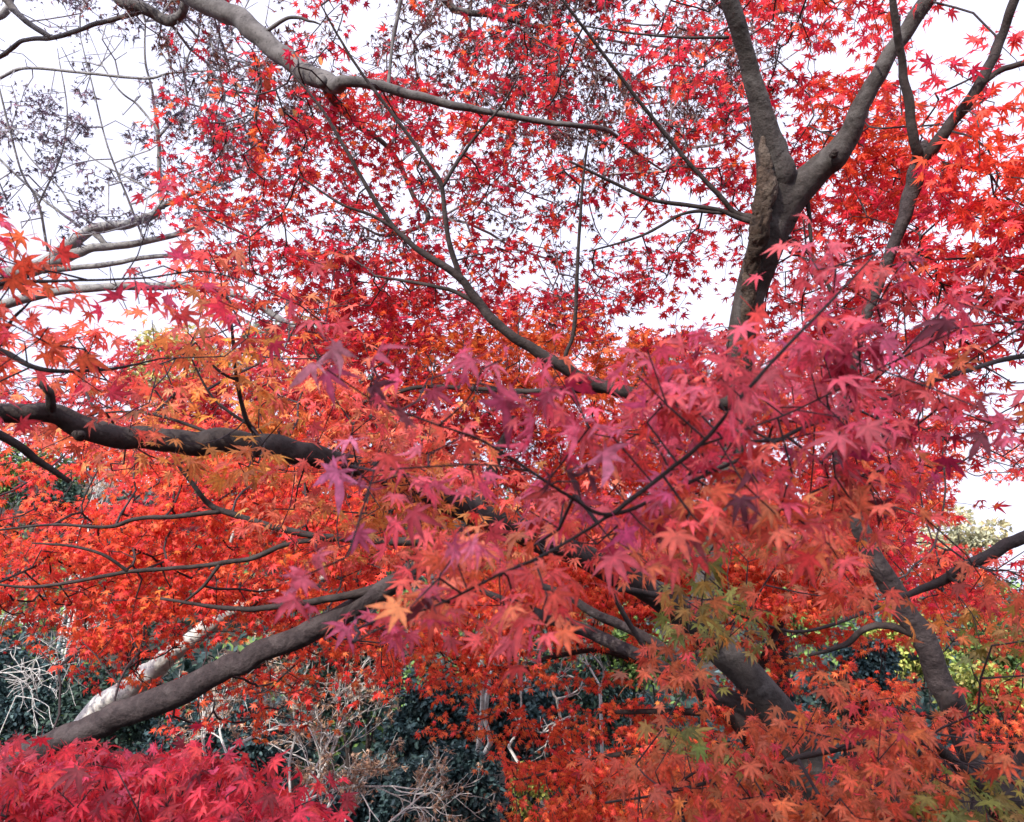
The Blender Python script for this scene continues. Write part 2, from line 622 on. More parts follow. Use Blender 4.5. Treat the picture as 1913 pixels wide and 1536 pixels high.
def foliage(tree, q, span, per, palette, seed, templates, mat, tilt=.5, droop=.35, spread=1.1, name="crown", blobs=(), label=None, flat=.35, szvar=.18, face=(0, 0, 0)):
    """leaves round every cluster centre: flattened sprays, tips outwards and down"""
    rng = np.random.default_rng(seed)
    c = P(q[:, 0], q[:, 1], q[:, 2])
    n = rng.poisson(per, len(c))
    n = np.maximum(n, 1)
    ci = np.repeat(np.arange(len(c)), n)
    m = len(ci)
    a = rng.uniform(0, 6.283, m)
    rr = span * spread * np.sqrt(rng.uniform(0.02, 1, m))
    slope = rng.normal(0, .28, (len(c), 2))[ci]
    off = np.stack([np.cos(a) * rr, np.sin(a) * rr, rng.normal(0, span * flat, m)], 1)
    off[:, 2] += off[:, 0] * slope[:, 0] + off[:, 1] * slope[:, 1]
    pos = c[ci] + off
    tip = np.stack([np.cos(a), np.sin(a), -np.abs(rng.normal(droop, .3, m))], 1) + rng.normal(0, .35, (m, 3))
    nrm = np.array([0, 0, 1.0]) + np.array(face) + rng.normal(0, tilt, (m, 3))
    tip = tip + np.array(face) * .2 + np.array([0, 0, -.9]) * np.linalg.norm(face)
    size = span / 1.72 * np.clip(rng.normal(1, szvar, m), .5, 1.6)
    cols = np.array([p[:3] for p in palette])
    wt = np.array([p[3] for p in palette], float)
    wt /= wt.sum()
    pc = rng.choice(len(cols), len(c), p=wt)[ci]
    own = rng.choice(len(cols), m, p=wt)
    pick = np.where(rng.uniform(0, 1, m) < .55, pc, own)
    col = cols[pick]
    for (bx, by, brx, bry, pal) in blobs:
        e = ((q[ci, 0] - bx) / brx) ** 2 + ((q[ci, 1] - by) / bry) ** 2
        hit = rng.uniform(0, 1, m) < np.clip(1.35 - e, 0, .92)
        pcs = np.array(pal)
        col = np.where(hit[:, None], pcs[rng.integers(0, len(pcs), m)], col)
    col = col * np.exp(rng.normal(0, .16, (m, 1))) * np.exp(rng.normal(0, .10, (m, 3)))
    col = np.clip(col, .004, .9)
    o = leaf_mesh(name, pos, tip, nrm, size, col, templates, mat, tree.root, seed)
    if label:
        o["label"] = label
    return o


def dr(a, b):
    return lambda px, py, rng: rng.uniform(a, b, np.shape(px))


RED = [(.46, .024, .036, 4), (.54, .036, .033, 3), (.36, .017, .04, 2.4), (.66, .10, .03, 1.2), (.25, .02, .03, .8)]
RED_O = [(.74, .075, .038, 4), (.76, .11, .04, 3), (.68, .045, .042, 3), (.68, .16, .04, 1), (.38, .025, .025, .8)]
ORANGE = [(.60, .14, .08, 3), (.62, .10, .065, 3), (.57, .19, .075, 2), (.56, .08, .07, 2), (.5, .21, .08, .7)]
PINK = [(.54, .072, .10, 4), (.58, .082, .088, 3), (.49, .082, .13, 1.6), (.52, .06, .05, 2), (.30, .02, .05, .7), (.58, .14, .06, .6)]
CRIM = [(.55, .032, .055, 4), (.61, .05, .053, 3), (.58, .065, .095, 2.5), (.42, .022, .035, 1.5), (.22, .02, .03, .9)]
BROWN = [(.50, .115, .053, 4), (.52, .085, .048, 3), (.42, .125, .058, 2.5), (.56, .145, .05, 1.6), (.40, .10, .05, 1), (.50, .05, .06, 1)]
DEAD = [(.11, .045, .04, 3), (.16, .06, .045, 2), (.07, .035, .04, 2), (.20, .04, .035, 1)]
SEED = [(.10, .075, .10, 3), (.14, .085, .10, 2), (.07, .055, .075, 2)]
G_OL = [(.22, .17, .04), (.16, .16, .04), (.30, .16, .04), (.20, .20, .05)]
G_GOLD = [(.54, .22, .05), (.50, .18, .05), (.56, .17, .05)]
ORG = [(.66, .14, .04), (.62, .10, .03)]

# ================================================================== GROUND
def ground_h(x, y):
    t = np.clip((y - 13) / 36.0, 0, 1)
    t = t * t * (3 - 2 * t)
    side = np.interp(x, [-60, -20, 0, 12, 30, 80], [15, 14, 12, 8, 6, 6])
    far = np.clip((y - 60) / 200, 0, 1) * -6
    return t * side + far + .12 * np.sin(.9 * x + .4 * y) * np.clip(np.hypot(x, y) / 6 - .4, 0, 1) * np.cos(.7 * y)


xs = np.concatenate([np.linspace(-900, -70, 14), np.linspace(-65, 65, 90), np.linspace(70, 900, 14)])
ys = np.concatenate([np.linspace(-400, -20, 10), np.linspace(-15, 70, 70), np.linspace(80, 1500, 16)])
gx, gy = np.meshgrid(xs, ys)
gz = ground_h(gx, gy)
Vg = np.stack([gx, gy, gz], -1).reshape(-1, 3)
nx, ny = len(xs), len(ys)
a_ = (np.arange(ny - 1)[:, None] * nx + np.arange(nx - 1)[None]).ravel()
Tg = np.stack([a_, a_ + 1, a_ + nx + 1, a_ + nx], 1)
M_ground = bark_mat("leaf_litter_soil", (.012, .010, .008), (.036, .027, .02), (.06, .034, .022), 1.2, .5, .5, lent=.3)
g_ob = mesh_obj("ground", Vg, Tg, M_ground, smooth=True)
g_ob["kind"] = "structure"
g_ob["label"] = "dark leaf-strewn woodland floor rising into the hillside"


def on_ground(x, y):
    return np.array([x, y, float(ground_h(np.array(x), np.array(y)))])


# ================================================================== TREE A: forked maple with the long limb
A = Tree("maple_tree", "big forked grey maple with a flaking brown bark strip and long left limb", "tree",
         P(1650, 1975, 4.0), B_v, B_twig, "maples in red leaf", seed=11)
A.fused_trunk([
    [(1660, 2010, 4.0, 190), (1620, 1700, 3.95, 110), (1545, 1500, 3.9, 80), (1480, 1370, 3.85, 68), (1400, 1265, 3.8, 62), (1325, 1185, 3.8, 58),
     (1318, 1090, 3.85, 54), (1338, 980, 3.9, 50), (1362, 860, 3.9, 50), (1380, 750, 3.9, 52), (1382, 650, 3.85, 52), (1402, 545, 3.8, 56),
     (1430, 460, 3.7, 68), (1446, 395, 3.67, 80), (1449, 345, 3.645, 70), (1442, 295, 3.61, 58), (1425, 225, 3.565, 44), (1412, 175, 3.54, 30)],
    [(1424, 480, 3.71, 40), (1446, 420, 3.68, 62), (1478, 368, 3.655, 64), (1522, 324, 3.62, 54), (1568, 278, 3.57, 45), (1598, 225, 3.54, 28)],
    [(1345, 1205, 3.8, 50), (1290, 1155, 3.7, 60), (1235, 1115, 3.6, 52), (1170, 1080, 3.45, 34)],
    [(1520, 1415, 3.87, 40), (1440, 1345, 3.87, 42), (1390, 1320, 3.88, 32), (1330, 1293, 3.89, 18)],
], bark=B_v)
A.limb([(1444, 420, 3.675, 52), (1448, 355, 3.645, 62), (1440, 290, 3.6, 53), (1420, 205, 3.55, 39), (1397, 110, 3.5, 33), (1363, 0, 3.4, 33), (1330, -150, 3.3, 30), (1260, -420, 3.2, 24)], sides=20, rough=.04)
A.limb([(1424, 480, 3.71, 40), (1448, 420, 3.68, 58), (1478, 366, 3.655, 57), (1522, 324, 3.62, 49), (1568, 278, 3.57, 43), (1618, 184, 3.5, 31), (1670, 92, 3.45, 28), (1735, -5, 3.4, 29), (1830, -150, 3.3, 28), (1950, -350, 3.2, 20)], sides=20, rough=.03)
A.limb([(1340, 1200, 3.8, 52), (1235, 1115, 3.6, 50), (1150, 1070, 3.4, 46), (1020, 1010, 3.1, 45), (880, 955, 2.85, 46), (760, 905, 2.65, 46), (640, 868, 2.45, 45),
        (540, 840, 2.35, 47), (440, 828, 2.25, 46), (330, 824, 2.2, 43), (230, 818, 2.15, 42), (150, 797, 2.1, 44), (90, 772, 2.05, 38), (0, 773, 2.0, 36), (-120, 755, 2.0, 34), (-300, 690, 2.0, 28)],
       sides=24, rough=.06, bark=B_dark, label="long dark limb reaching across to the left edge")
A.limb([(88, 776, 2.05, 20), (97, 748, 2.02, 17), (86, 726, 2.0, 14), (72, 714, 2.0, 13)], "broken_stub", 9, .2, bark=B_dark, grow=False)
A.limb([(1392, 757, 3.9, 34), (1290, 748, 3.85, 28), (1200, 738, 3.8, 26), (1100, 712, 3.75, 24), (1020, 665, 3.7, 21), (940, 615, 3.7, 19), (890, 560, 3.7, 17), (857, 518, 3.68, 15),
        (792, 474, 3.66, 12), (741, 430, 3.66, 10), (691, 359, 3.64, 8), (640, 268, 3.62, 7), (598, 200, 3.6, 5), (545, 135, 3.6, 3)], bark=B_dark)
A.limb([(862, 524, 3.68, 12), (836, 440, 3.66, 10), (825, 349, 3.64, 9), (799, 305, 3.62, 8), (742, 224, 3.6, 7), (684, 149, 3.58, 6), (640, 81, 3.55, 5), (600, 10, 3.5, 3)], bark=B_dark, sides=8)
A.limb([(825, 352, 3.64, 7), (877, 271, 3.6, 6), (935, 200, 3.55, 4), (965, 150, 3.5, 3)], bark=B_dark, sides=8)
A.limb([(745, 432, 3.66, 7), (690, 400, 3.64, 6), (640, 383, 3.62, 5), (560, 330, 3.6, 3)], bark=B_dark, sides=8)
A.limb([(1052, 686, 3.72, 9), (1058, 660, 3.7, 8), (1072, 615, 3.7, 8), (1078, 510, 3.66, 7), (1084, 406, 3.62, 6), (1090, 330, 3.6, 5), (1100, 255, 3.55, 3)], bark=B_dark, sides=8)
A.limb([(1140, 728, 3.78, 14), (1060, 727, 3.8, 14), (1000, 732, 3.82, 12), (880, 726, 3.85, 9), (790, 722, 3.88, 8), (720, 740, 3.9, 7), (640, 762, 3.92, 5)], bark=B_dark, sides=8)
A.limb([(905, 575, 3.7, 9), (850, 545, 3.72, 8), (800, 533, 3.72, 7), (700, 515, 3.74, 4)], bark=B_dark, sides=8)
A.limb([(1500, 1395, 3.86, 36), (1390, 1320, 3.88, 28), (1290, 1275, 3.9, 25), (1200, 1225, 3.95, 23), (1120, 1190, 4.0, 25), (1060, 1166, 4.0, 22), (1000, 1147, 4.0, 20), (955, 1128, 4.0, 17), (895, 1100, 4.0, 9)], bark=B_lean)
A.limb([(1330, 1290, 3.9, 22), (1215, 1195, 4.1, 19), (1120, 1150, 4.1, 17), (1060, 1115, 4.1, 14), (1005, 1092, 4.1, 11)], bark=B_lean)
A.limb([(1230, 1112, 3.4, 12), (1150, 1105, 3.2, 10), (1185, 1180, 3.2, 10), (1225, 1240, 3.2, 9), (1252, 1295, 3.2, 6)], bark=B_dark, sides=8)
A.limb([(1412, 410, 3.7, 14), (1375, 398, 3.72, 11), (1330, 350, 3.7, 9), (1273, 288, 3.68, 8), (1168, 156, 3.6, 7), (1087, 47, 3.5, 6), (1035, -20, 3.45, 4)], bark=B_dark, sides=8)
A.limb([(1405, 415, 3.7, 11), (1340, 392, 3.74, 9), (1280, 383, 3.74, 8), (1215, 373, 3.72, 7), (1141, 339, 3.7, 6), (1063, 301, 3.66, 4)], bark=B_dark, sides=8)
A.limb([(1350, 398, 3.74, 7), (1280, 398, 3.74, 6), (1200, 440, 3.74, 5), (1100, 470, 3.74, 3)], bark=B_dark, sides=8)
A.limb([(1455, 435, 3.72, 11), (1510, 471, 3.7, 9), (1541, 519, 3.7, 8), (1565, 575, 3.7, 6)], bark=B_dark, sides=8)
A.limb([(1505, 350, 3.64, 10), (1512, 400, 3.66, 8), (1515, 455, 3.66, 6)], bark=B_dark, sides=8)
A.limb([(1362, 70, 3.5, 6), (1280, 70, 3.55, 5), (1196, 64, 3.6, 4), (1090, 49, 3.6, 3)], bark=B_dark, sides=8)
A.limb([(478, 815, 2.25, 12), (455, 770, 2.2, 9), (440, 690, 2.15, 7), (434, 620, 2.1, 6), (425, 560, 2.08, 3)], bark=B_dark, sides=8)
A.limb([(446, 712, 2.16, 6), (405, 690, 2.14, 5), (365, 640, 2.12, 3)], bark=B_dark, sides=7)
A.limb([(474, 800, 2.24, 7), (400, 745, 2.22, 5), (350, 655, 2.2, 3)], bark=B_dark, sides=7)
A.limb([(425, 822, 2.25, 8), (340, 790, 2.25, 6), (260, 770, 2.25, 5), (180, 772, 2.25, 3)], bark=B_dark, sides=7)
# flaking bark strip and the knots
st = np.array([(1424, 255, 3.54, 7), (1428, 300, 3.545, 20), (1428, 345, 3.55, 31), (1424, 395, 3.565, 34), (1414, 450, 3.62, 34), (1405, 510, 3.715, 30), (1398, 560, 3.735, 22), (1392, 610, 3.765, 13), (1388, 650, 3.80, 4)], float)
A.limb_world(P(st[:, 0], st[:, 1], st[:, 2]), st[:, 3] / 2 * st[:, 2] / F, "bark_strip", 26, .16, B_flake, "flaking brown dead bark", False, .10)
A.limb([(1557, 290, 3.51, 16), (1560, 284, 3.49, 15), (1562, 280, 3.48, 4)], "knot", 12, .15, bark=B_dark, grow=False)
A.limb([(148, 812, 2.075, 24), (150, 813, 2.062, 20), (151, 814, 2.06, 6)], "knot", 12, .15, bark=B_dark, grow=False)

A_RED = {
    -1: "....11.11.12223322......",
    0: "....11.11.122233222.....",
    1: "....221111245222223.....",
    2: "...114456745532234433...",
    3: "....56677766544456665...",
    4: "....566666544445565544..",
    5: "....5666666312455443....",
    6: "....56788876346742333...",
    7: ".....3678888776213344...",
    8: ".......667888887244.....",
    9: "........345566665.......",
}
qa = clusters({k: v for k, v in A_RED.items() if k >= 0}, dr(3.8, 5.2), .070, 6, 21, clump=1.3, fx=3.2, fz=10, gain=.88)
ORANGE_T = {
    6: "....43..................",
    7: "...256531...............",
    8: "646565665...............",
    9: "55666777641.............",
    10: ".13456657773............",
    11: "....22346887753.........",
    12: "......357887643.........",
    13: ".........233............",
}


def d_orange(px, py, rng):
    lim = np.interp(px, [0, 150, 440, 640, 880], [2.0, 2.1, 2.25, 2.45, 2.85])
    front = (rng.uniform(0, 1, np.shape(px)) < np.interp(px, [0, 220, 300, 480, 600, 700], [.03, .05, .26, .2, .14, .4]))
    return lim + np.where(front, rng.uniform(-.45, -.05, np.shape(px)), rng.uniform(.08, .7, np.shape(px)))


qo = clusters(ORANGE_T, d_orange, .066, 5, 22, clump=.7)
foliage(A, qa, .068, 6, RED, 31, T_flat, M_leaf, label="red leaves of the upper crown", blobs=[(1000, 680, 260, 90, ORG), (1130, 700, 120, 60, ORG)])
foliage(A, qo, .066, 5, ORANGE, 32, T_fine, M_leaf, face=(0, -.3, 0), label="orange and gold leaves round the long limb",
        blobs=[(420, 820, 170, 70, G_GOLD), (430, 680, 90, 70, G_GOLD), (120, 640, 160, 60, [(.58, .07, .05), (.6, .1, .05)]), (760, 960, 150, 70, G_GOLD[1:])])
A.grow(np.vstack([P(qa[:, 0], qa[:, 1], qa[:, 2]), P(qo[:, 0], qo[:, 1], qo[:, 2])]), r0=.0011, maxr=.004)

# ================================================================== TREE B: slim dark maple on the right
B = Tree("maple_tree", "slim dark-barked maple at the right, forking high up among bright red leaves", "tree", P(1990, 2040, 3.5), B_dark, B_twig, "maples in red leaf", seed=12)
B.limb([(1990, 2080, 3.5, 84), (1920, 1700, 3.45, 60), (1865, 1530, 3.4, 50), (1820, 1420, 3.4, 44), (1773, 1310, 3.4, 47), (1740, 1230, 3.4, 42), (1700, 1150, 3.4, 42), (1650, 1070, 3.4, 40),
        (1605, 990, 3.4, 33), (1572, 890, 3.4, 25), (1574, 780, 3.35, 21), (1600, 650, 3.3, 20), (1642, 530, 3.25, 21), (1680, 430, 3.2, 23), (1707, 350, 3.2, 29), (1722, 292, 3.15, 33), (1726, 268, 3.14, 14)], "trunk", 20, .03, bark=B_lean)
B.limb([(1720, 310, 3.16, 20), (1708, 258, 3.1, 18), (1695, 180, 3.08, 17), (1685, 110, 3.05, 15), (1672, 30, 3.0, 13), (1660, -90, 2.95, 9)])
B.limb([(1722, 312, 3.16, 22), (1745, 275, 3.1, 22), (1790, 215, 3.05, 21), (1833, 152, 3.0, 20), (1865, 80, 3.0, 17), (1895, 0, 2.95, 17), (1940, -120, 2.9, 12)])
B.limb([(1828, 160, 3.0, 13), (1870, 131, 2.98, 11), (1913, 118, 2.95, 10), (1990, 105, 2.9, 7)], sides=8)
B.limb([(1775, 1335, 3.36, 30), (1778, 1300, 3.33, 28), (1777, 1285, 3.33, 10)], "knot", 10, .15, grow=False)
B.limb([(1720, 1190, 3.4, 16), (1660, 1170, 3.42, 14), (1615, 1175, 3.45, 13), (1580, 1205, 3.5, 11), (1510, 1225, 3.55, 5)], sides=8)
B_T = {
    0: "................1246621.5",
    1: "...............2214542135",
    2: "...............2223565428",
    3: "................333788669",
    4: ".................35788889",
    5: "..................5556778",
    6: "..................3467777",
    7: "..................4567777",
    8: "...................566446",
    9: "...................565226",
    10: "...................565333",
    11: "...................6751..",
    12: "....................75.12",
    13: "....................77543",
}


def d_b(px, py, rng):
    near = np.interp(px, [1200, 1700, 1760, 1913], [3.75, 3.7, 2.7, 2.6]) + np.interp(py, [0, 500, 700, 1100], [0, .2, .9, 1.0])
    return near + rng.uniform(0, .95, np.shape(px))


qb = clusters(B_T, d_b, .076, 5, 23, clump=.8)
foliage(B, qb, .076, 5, [(.60, .038, .05, 4), (.66, .06, .045, 3), (.50, .03, .055, 2), (.70, .10, .04, .9), (.3, .02, .03, .6)], 33, T_fine, M_leaf, blobs=[(1880, 280, 110, 130, [(.62, .06, .025), (.6, .045, .025)]), (1600, 250, 160, 90, [(.64, .08, .03), (.58, .05, .03)])])
B.grow(P(qb[:, 0], qb[:, 1], qb[:, 2]), r0=.0011, maxr=.0045)

# ================================================================== TREE C: nearest maple, trunk in the lower right corner
Cc = Tree("maple_tree", "nearest maple, thick grey trunk in the lower right corner and large pink leaves in front", "tree", P(1800, 2330, 2.6), B_trunk, B_twig, "maples in red leaf", seed=13)
Cc.limb([(1780, 2350, 2.6, 210), (1800, 1900, 2.6, 160), (1840, 1650, 2.6, 110), (1868, 1540, 2.6, 98), (1930, 1460, 2.58, 92), (2010, 1370, 2.5, 88), (2090, 1200, 2.3, 84), (2140, 950, 2.05, 68), (2125, 740, 1.9, 50), (2060, 500, 1.8, 36), (1990, 200, 1.75, 24)], "trunk", 28, .05)
Cc.limb([(2120, 760, 1.9, 21.6), (2020, 668, 1.78, 13), (1913, 665, 1.7, 10.1), (1800, 695, 1.6, 9.36), (1697, 727, 1.5, 9.36), (1600, 765, 1.4, 8.64), (1500, 800, 1.3, 7.92), (1400, 850, 1.2, 7.2), (1250, 918, 1.1, 7.2), (1141, 962, 1.02, 7.92), (1060, 925, .98, 6.48), (990, 880, .97, 5.76), (897, 822, .96, 5.04), (809, 791, .95, 4.32), (694, 747, .95, 2.88)], sides=10, bark=B_dark)
Cc.limb([(1141, 962, 1.02, 9.36), (1230, 895, 1.0, 8.64), (1310, 830, .98, 7.92), (1385, 742, .97, 7.2), (1450, 668, .97, 6.48), (1550, 565, 1.0, 5.04), (1640, 470, 1.05, 2.88)], sides=10, bark=B_dark)
Cc.limb([(1310, 832, .98, 5.04), (1400, 800, 1.0, 4.32), (1500, 760, 1.05, 3.6), (1640, 690, 1.1, 2.16)], sides=8, bark=B_dark)
Cc.limb([(1141, 962, 1.02, 6.48), (1030, 1030, 1.0, 5.76), (940, 1070, 1.0, 5.04), (840, 1120, 1.0, 4.32), (740, 1160, 1.0, 2.88), (660, 1200, 1.0, 2.16)], sides=8, bark=B_dark)
Cc.limb([(990, 880, .97, 4.32), (900, 868, .97, 3.6), (800, 872, .97, 2.88), (700, 880, .97, 2.16)], sides=8, bark=B_dark)
Cc.limb([(820, 795, .95, 4.32), (875, 745, .95, 3.6), (900, 690, .95, 2.16)], sides=8, bark=B_dark)
Cc.limb([(2105, 1100, 2.2, 34), (2000, 985, 2.2, 26), (1913, 1004, 2.2, 23), (1860, 1030, 2.2, 22), (1795, 1065, 2.2, 21), (1740, 1092, 2.2, 16), (1650, 1130, 2.15, 9), (1500, 1180, 2.1, 6), (1380, 1150, 2.0, 4)], sides=12, bark=B_dark)
th = np.linspace(-1.9, 3.3, 12)
Cc.limb(np.stack([1788 + 17 * np.cos(th), 1070 + 16 * np.sin(th), np.full(12, 2.18), np.full(12, 7.0)], 1), "curled_twig", 8, .05, bark=B_dark, grow=False)
Cc.limb([(1870, 1520, 2.5, 40), (1780, 1420, 2.2, 22), (1700, 1380, 2.0, 16), (1560, 1400, 1.9, 12), (1400, 1440, 1.85, 9), (1250, 1480, 1.8, 6), (1130, 1500, 1.8, 4)], sides=10, bark=B_dark)
PINK_T = {
    6: "..................245334",
    7: ".................2478767",
    8: ".........1332.3578888742",
    9: ".........345446887787511",
    10: ".........2324777887764 2",
    11: ".........1224777777765..",
    12: ".........135788887675...",
    13: "........577752......321.",
    14: "........576421..........",
    15: "........1...............",
}


def d_pink(px, py, rng):
    return np.interp(px, [500, 1100, 1500, 1900], [.92, .95, 1.0, 1.2]) + rng.uniform(-.06, .5, np.shape(px))


qp = clusters(PINK_T, d_pink, .053, 5, 24, clump=.55, fx=9, fz=22, gain=1.0)
foliage(Cc, qp, .053, 5, PINK, 34, T_fine, M_near, tilt=.6, droop=.5, spread=.8, face=(0, -.45, 0), szvar=.26, label="large crimson pink leaves nearest to the camera",
        blobs=[(1500, 990, 330, 120, [(.66, .12, .07), (.68, .16, .07), (.62, .08, .07)]), (950, 1080, 320, 110, [(.66, .10, .075), (.68, .15, .07), (.64, .08, .08)])])
LOW_T = {
    12: "..............2253333...",
    13: "...............164222234",
    14: "...............153111045",
    15: "...............120....15",
    16: "...................36411",
    17: "..............1355688721",
    18: ".............25899999962",
    19: ".............26999999986",
}
ql = clusters(LOW_T, dr(1.55, 2.35), .055, 6, 25, clump=.7, gain=1.15, margin=3)
foliage(Cc, ql, .055, 6, BROWN, 35, T_fine, M_leaf, face=(0, -.7, 0), label="orange brown leaves of the low branches",
        blobs=[(1350, 1120, 85, 150, G_OL), (1860, 1180, 110, 90, G_OL), (1800, 1490, 200, 40, G_OL[:2]), (1290, 1380, 90, 40, G_OL), (1760, 1170, 60, 60, G_GOLD)])
odd = np.array([(692, 722, .93), (775, 760, .93), (1790, 615, 1.0), (1835, 765, 1.0), (1390, 905, .95), (1080, 900, .9), (1040, 900, .95), (820, 1080, .92), (1560, 890, 1.1), (1235, 1010, 1.0), (1650, 940, 1.2)], float)
foliage(Cc, odd, .055, 1.3, [(.10, .02, .03, 3), (.16, .025, .03, 2), (.07, .02, .03, 1)], 46, T_curl, M_dead, tilt=1.0, droop=1.4, spread=.3, name="withered_leaves")
lil = np.array([(610, 690, .93), (700, 690, .92), (800, 850, 1.0), (655, 870, 1.05), (960, 735, .92), (995, 745, .92), (1000, 830, .92), (650, 1040, .92), (570, 1075, .92), (1190, 700, .95), (860, 1020, .9), (1100, 800, .95)], float)
foliage(Cc, lil, .055, 1.4, [(.50, .09, .14, 3), (.52, .16, .21, 1.2), (.48, .06, .11, 3)], 47, T_curl, M_near, tilt=.9, droop=1.0, spread=.3, name="lilac_leaves", label="curled leaves showing lilac undersides")
Cc.grow(np.vstack([P(odd[:, 0], odd[:, 1], odd[:, 2]), P(lil[:, 0], lil[:, 1], lil[:, 2]), P(qp[:, 0], qp[:, 1], qp[:, 2]), P(ql[:, 0], ql[:, 1], ql[:, 2])]), r0=.0009, maxr=.005)

# ================================================================== TREE D: leaning maple on the left
D = Tree("maple_tree", "leaning maple with a purple brown trunk slanting up from the lower left", "tree", P(-280, 1900, 4.3), B_lean, B_twig, "maples in red leaf", seed=14)
D.limb([(-290, 1930, 4.3, 129), (-150, 1600, 4.2, 77.3), (0, 1452, 4.1, 60.7), (90, 1398, 4.05, 53.4), (169, 1362, 4, 48.8), (250, 1328, 3.98, 47.8), (339, 1289, 3.95, 48.8), (420, 1252, 3.95, 44.2), (491, 1216, 3.95, 42.3), (576, 1180, 3.95, 41.4), (640, 1147, 3.95, 38.6), (700, 1112, 3.95, 37.7),
        (780, 1060, 3.95, 35), (850, 1000, 4, 33.1), (900, 930, 4.1, 25.8), (930, 850, 4.3, 18.4), (960, 780, 4.5, 11)], "trunk", 30, .05, lump=.006)
D.limb([(710, 1100, 3.95, 22), (620, 1118, 3.9, 14), (540, 1130, 3.9, 12), (470, 1138, 3.9, 10), (400, 1134, 3.9, 8), (300, 1118, 3.9, 5)], bark=B_dark, sides=9)
D.limb([(848, 1005, 4, 20), (740, 1012, 3.98, 16), (640, 1006, 3.96, 14), (560, 996, 3.95, 13), (480, 975, 3.95, 12), (400, 948, 3.95, 11), (370, 918, 3.9, 9), (330, 865, 3.85, 6)], bark=B_dark, sides=9)
D.limb([(412, 955, 3.95, 10), (330, 965, 3.95, 9), (260, 968, 3.95, 8), (200, 985, 3.95, 7), (100, 980, 3.95, 5), (0, 990, 3.95, 4), (-90, 1000, 3.95, 3)], bark=B_dark, sides=8)
D.limb([(625, 1006, 3.96, 12), (540, 1015, 3.95, 10), (480, 1040, 3.95, 10), (400, 1055, 3.95, 9), (320, 1062, 3.95, 8), (240, 1068, 3.95, 8), (150, 1085, 3.95, 7), (60, 1097, 3.95, 6), (0, 1092, 3.95, 5), (-90, 1080, 3.95, 4)], bark=B_dark, sides=8)
D.limb([(240, 1068, 3.95, 7), (190, 1035, 3.9, 6), (130, 1020, 3.9, 5), (60, 1015, 3.9, 3)], bark=B_dark, sides=7)
D.limb([(410, 1055, 3.95, 8), (380, 1095, 3.95, 6), (335, 1132, 3.95, 4)], bark=B_dark, sides=7)
D_T = {
    10: "35566666................",
    11: "413688886...............",
    12: "788888887...............",
    13: "888888886...............",
    14: "2585446643..............",
    15: ".12211421...............",
    16: "....21331...............",
}
qd = clusters(D_T, dr(4.2, 6.2), .066, 6, 26, clump=.8, fx=3.5, fz=10, gain=1.4)
foliage(D, qd, .066, 6, RED_O, 36, T_flat, M_leaf, face=(-.1, -.8, 0))
D.grow(P(qd[:, 0], qd[:, 1], qd[:, 2]))

# ================================================================== TREE E: near maple reaching in at the left edge
E = Tree("maple_tree", "maple reaching in at the left edge with rosy red leaves against the white sky", "tree", P(-900, 2800, 1.9), B_dark, B_twig, "maples in red leaf", seed=15)
E.limb([(-900, 2900, 1.9, 150), (-820, 2000, 1.9, 110), (-700, 1200, 1.85, 80), (-500, 850, 1.8, 60), (-300, 640, 1.75, 36), (-120, 560, 1.7, 22), (0, 530, 1.65, 10), (120, 525, 1.6, 5), (260, 520, 1.55, 4), (400, 510, 1.5, 3), (560, 570, 1.5, 2)], "trunk", 16, .06)
E.limb([(-300, 660, 1.75, 26), (-120, 620, 1.7, 16), (0, 655, 1.65, 12), (80, 690, 1.6, 9), (200, 690, 1.6, 6), (300, 670, 1.6, 3)], sides=9)
E.limb([(-5, 655, 1.65, 9), (8, 620, 1.65, 8), (30, 590, 1.65, 6), (60, 560, 1.65, 3)], sides=7)
E.limb([(-400, 760, 1.8, 30), (-100, 780, 1.9, 20), (0, 812, 1.95, 17), (70, 860, 2.0, 14), (130, 900, 2.05, 9)], sides=9)
E_T = {
    4: "....1...................",
    5: "63..432.................",
    6: "863144421...............",
    7: "7421.244................",
    8: "5431...12...............",
    9: "2.......................",
}
qe = clusters(E_T, dr(1.3, 1.95), .068, 4, 27, clump=.6, gain=.8)
foliage(E, qe, .068, 4, [(.55, .04, .06, 3), (.58, .07, .07, 3), (.52, .06, .10, 2), (.62, .10, .05, 2), (.35, .03, .04, .5)], 37, T_fine, M_near, tilt=.55,
        blobs=[(60, 560, 120, 120, [(.58, .06, .04), (.6, .09, .04)])])
E.grow(P(qe[:, 0], qe[:, 1], qe[:, 2]), r0=.0009, maxr=.005)

# ================================================================== TREE F: low crimson maple, lower left corner
Fm = Tree("maple_tree", "low crimson maple filling the lower left corner, top of its crown only", "tree", on_ground(-1.15, 2.0), B_dark, B_twig, "maples in red leaf", seed=16)
Fm.limb_world(np.array([[-1.15, 2.0, 0], [-1.12, 2.0, .4], [-1.05, 2.0, .75], [-.95, 2.05, 1.0], [-.8, 2.05, 1.12], [-.6, 2.0, 1.16]]), np.array([.07, .055, .045, .03, .018, .008]), "trunk", 14)
Fm.limb_world(np.array([[-1.06, 2.0, .7], [-1.25, 2.1, .95], [-1.5, 2.2, 1.12]]), np.array([.03, .018, .008]), "limb", 9)
Fm.limb_world(np.array([[-1.05, 2.0, .75], [-1.0, 2.4, .98], [-1.1, 2.7, 1.1]]), np.array([.03, .018, .008]), "limb", 9)
F_T = {17: "99988764................", 18: "99999984................", 19: "9999998.................", 20: "999999.................."}
qf = clusters(F_T, dr(1.75, 2.7), .066, 5, 28, clump=.6, fx=8, fz=16, gain=1.5, margin=3,
              accept=lambda x, y, d: (x < 610) & (y > 1418 + np.maximum(0, x - 330) * .22 + 10 * np.sin(x / 37.) + 8 * np.sin(x / 13.)))
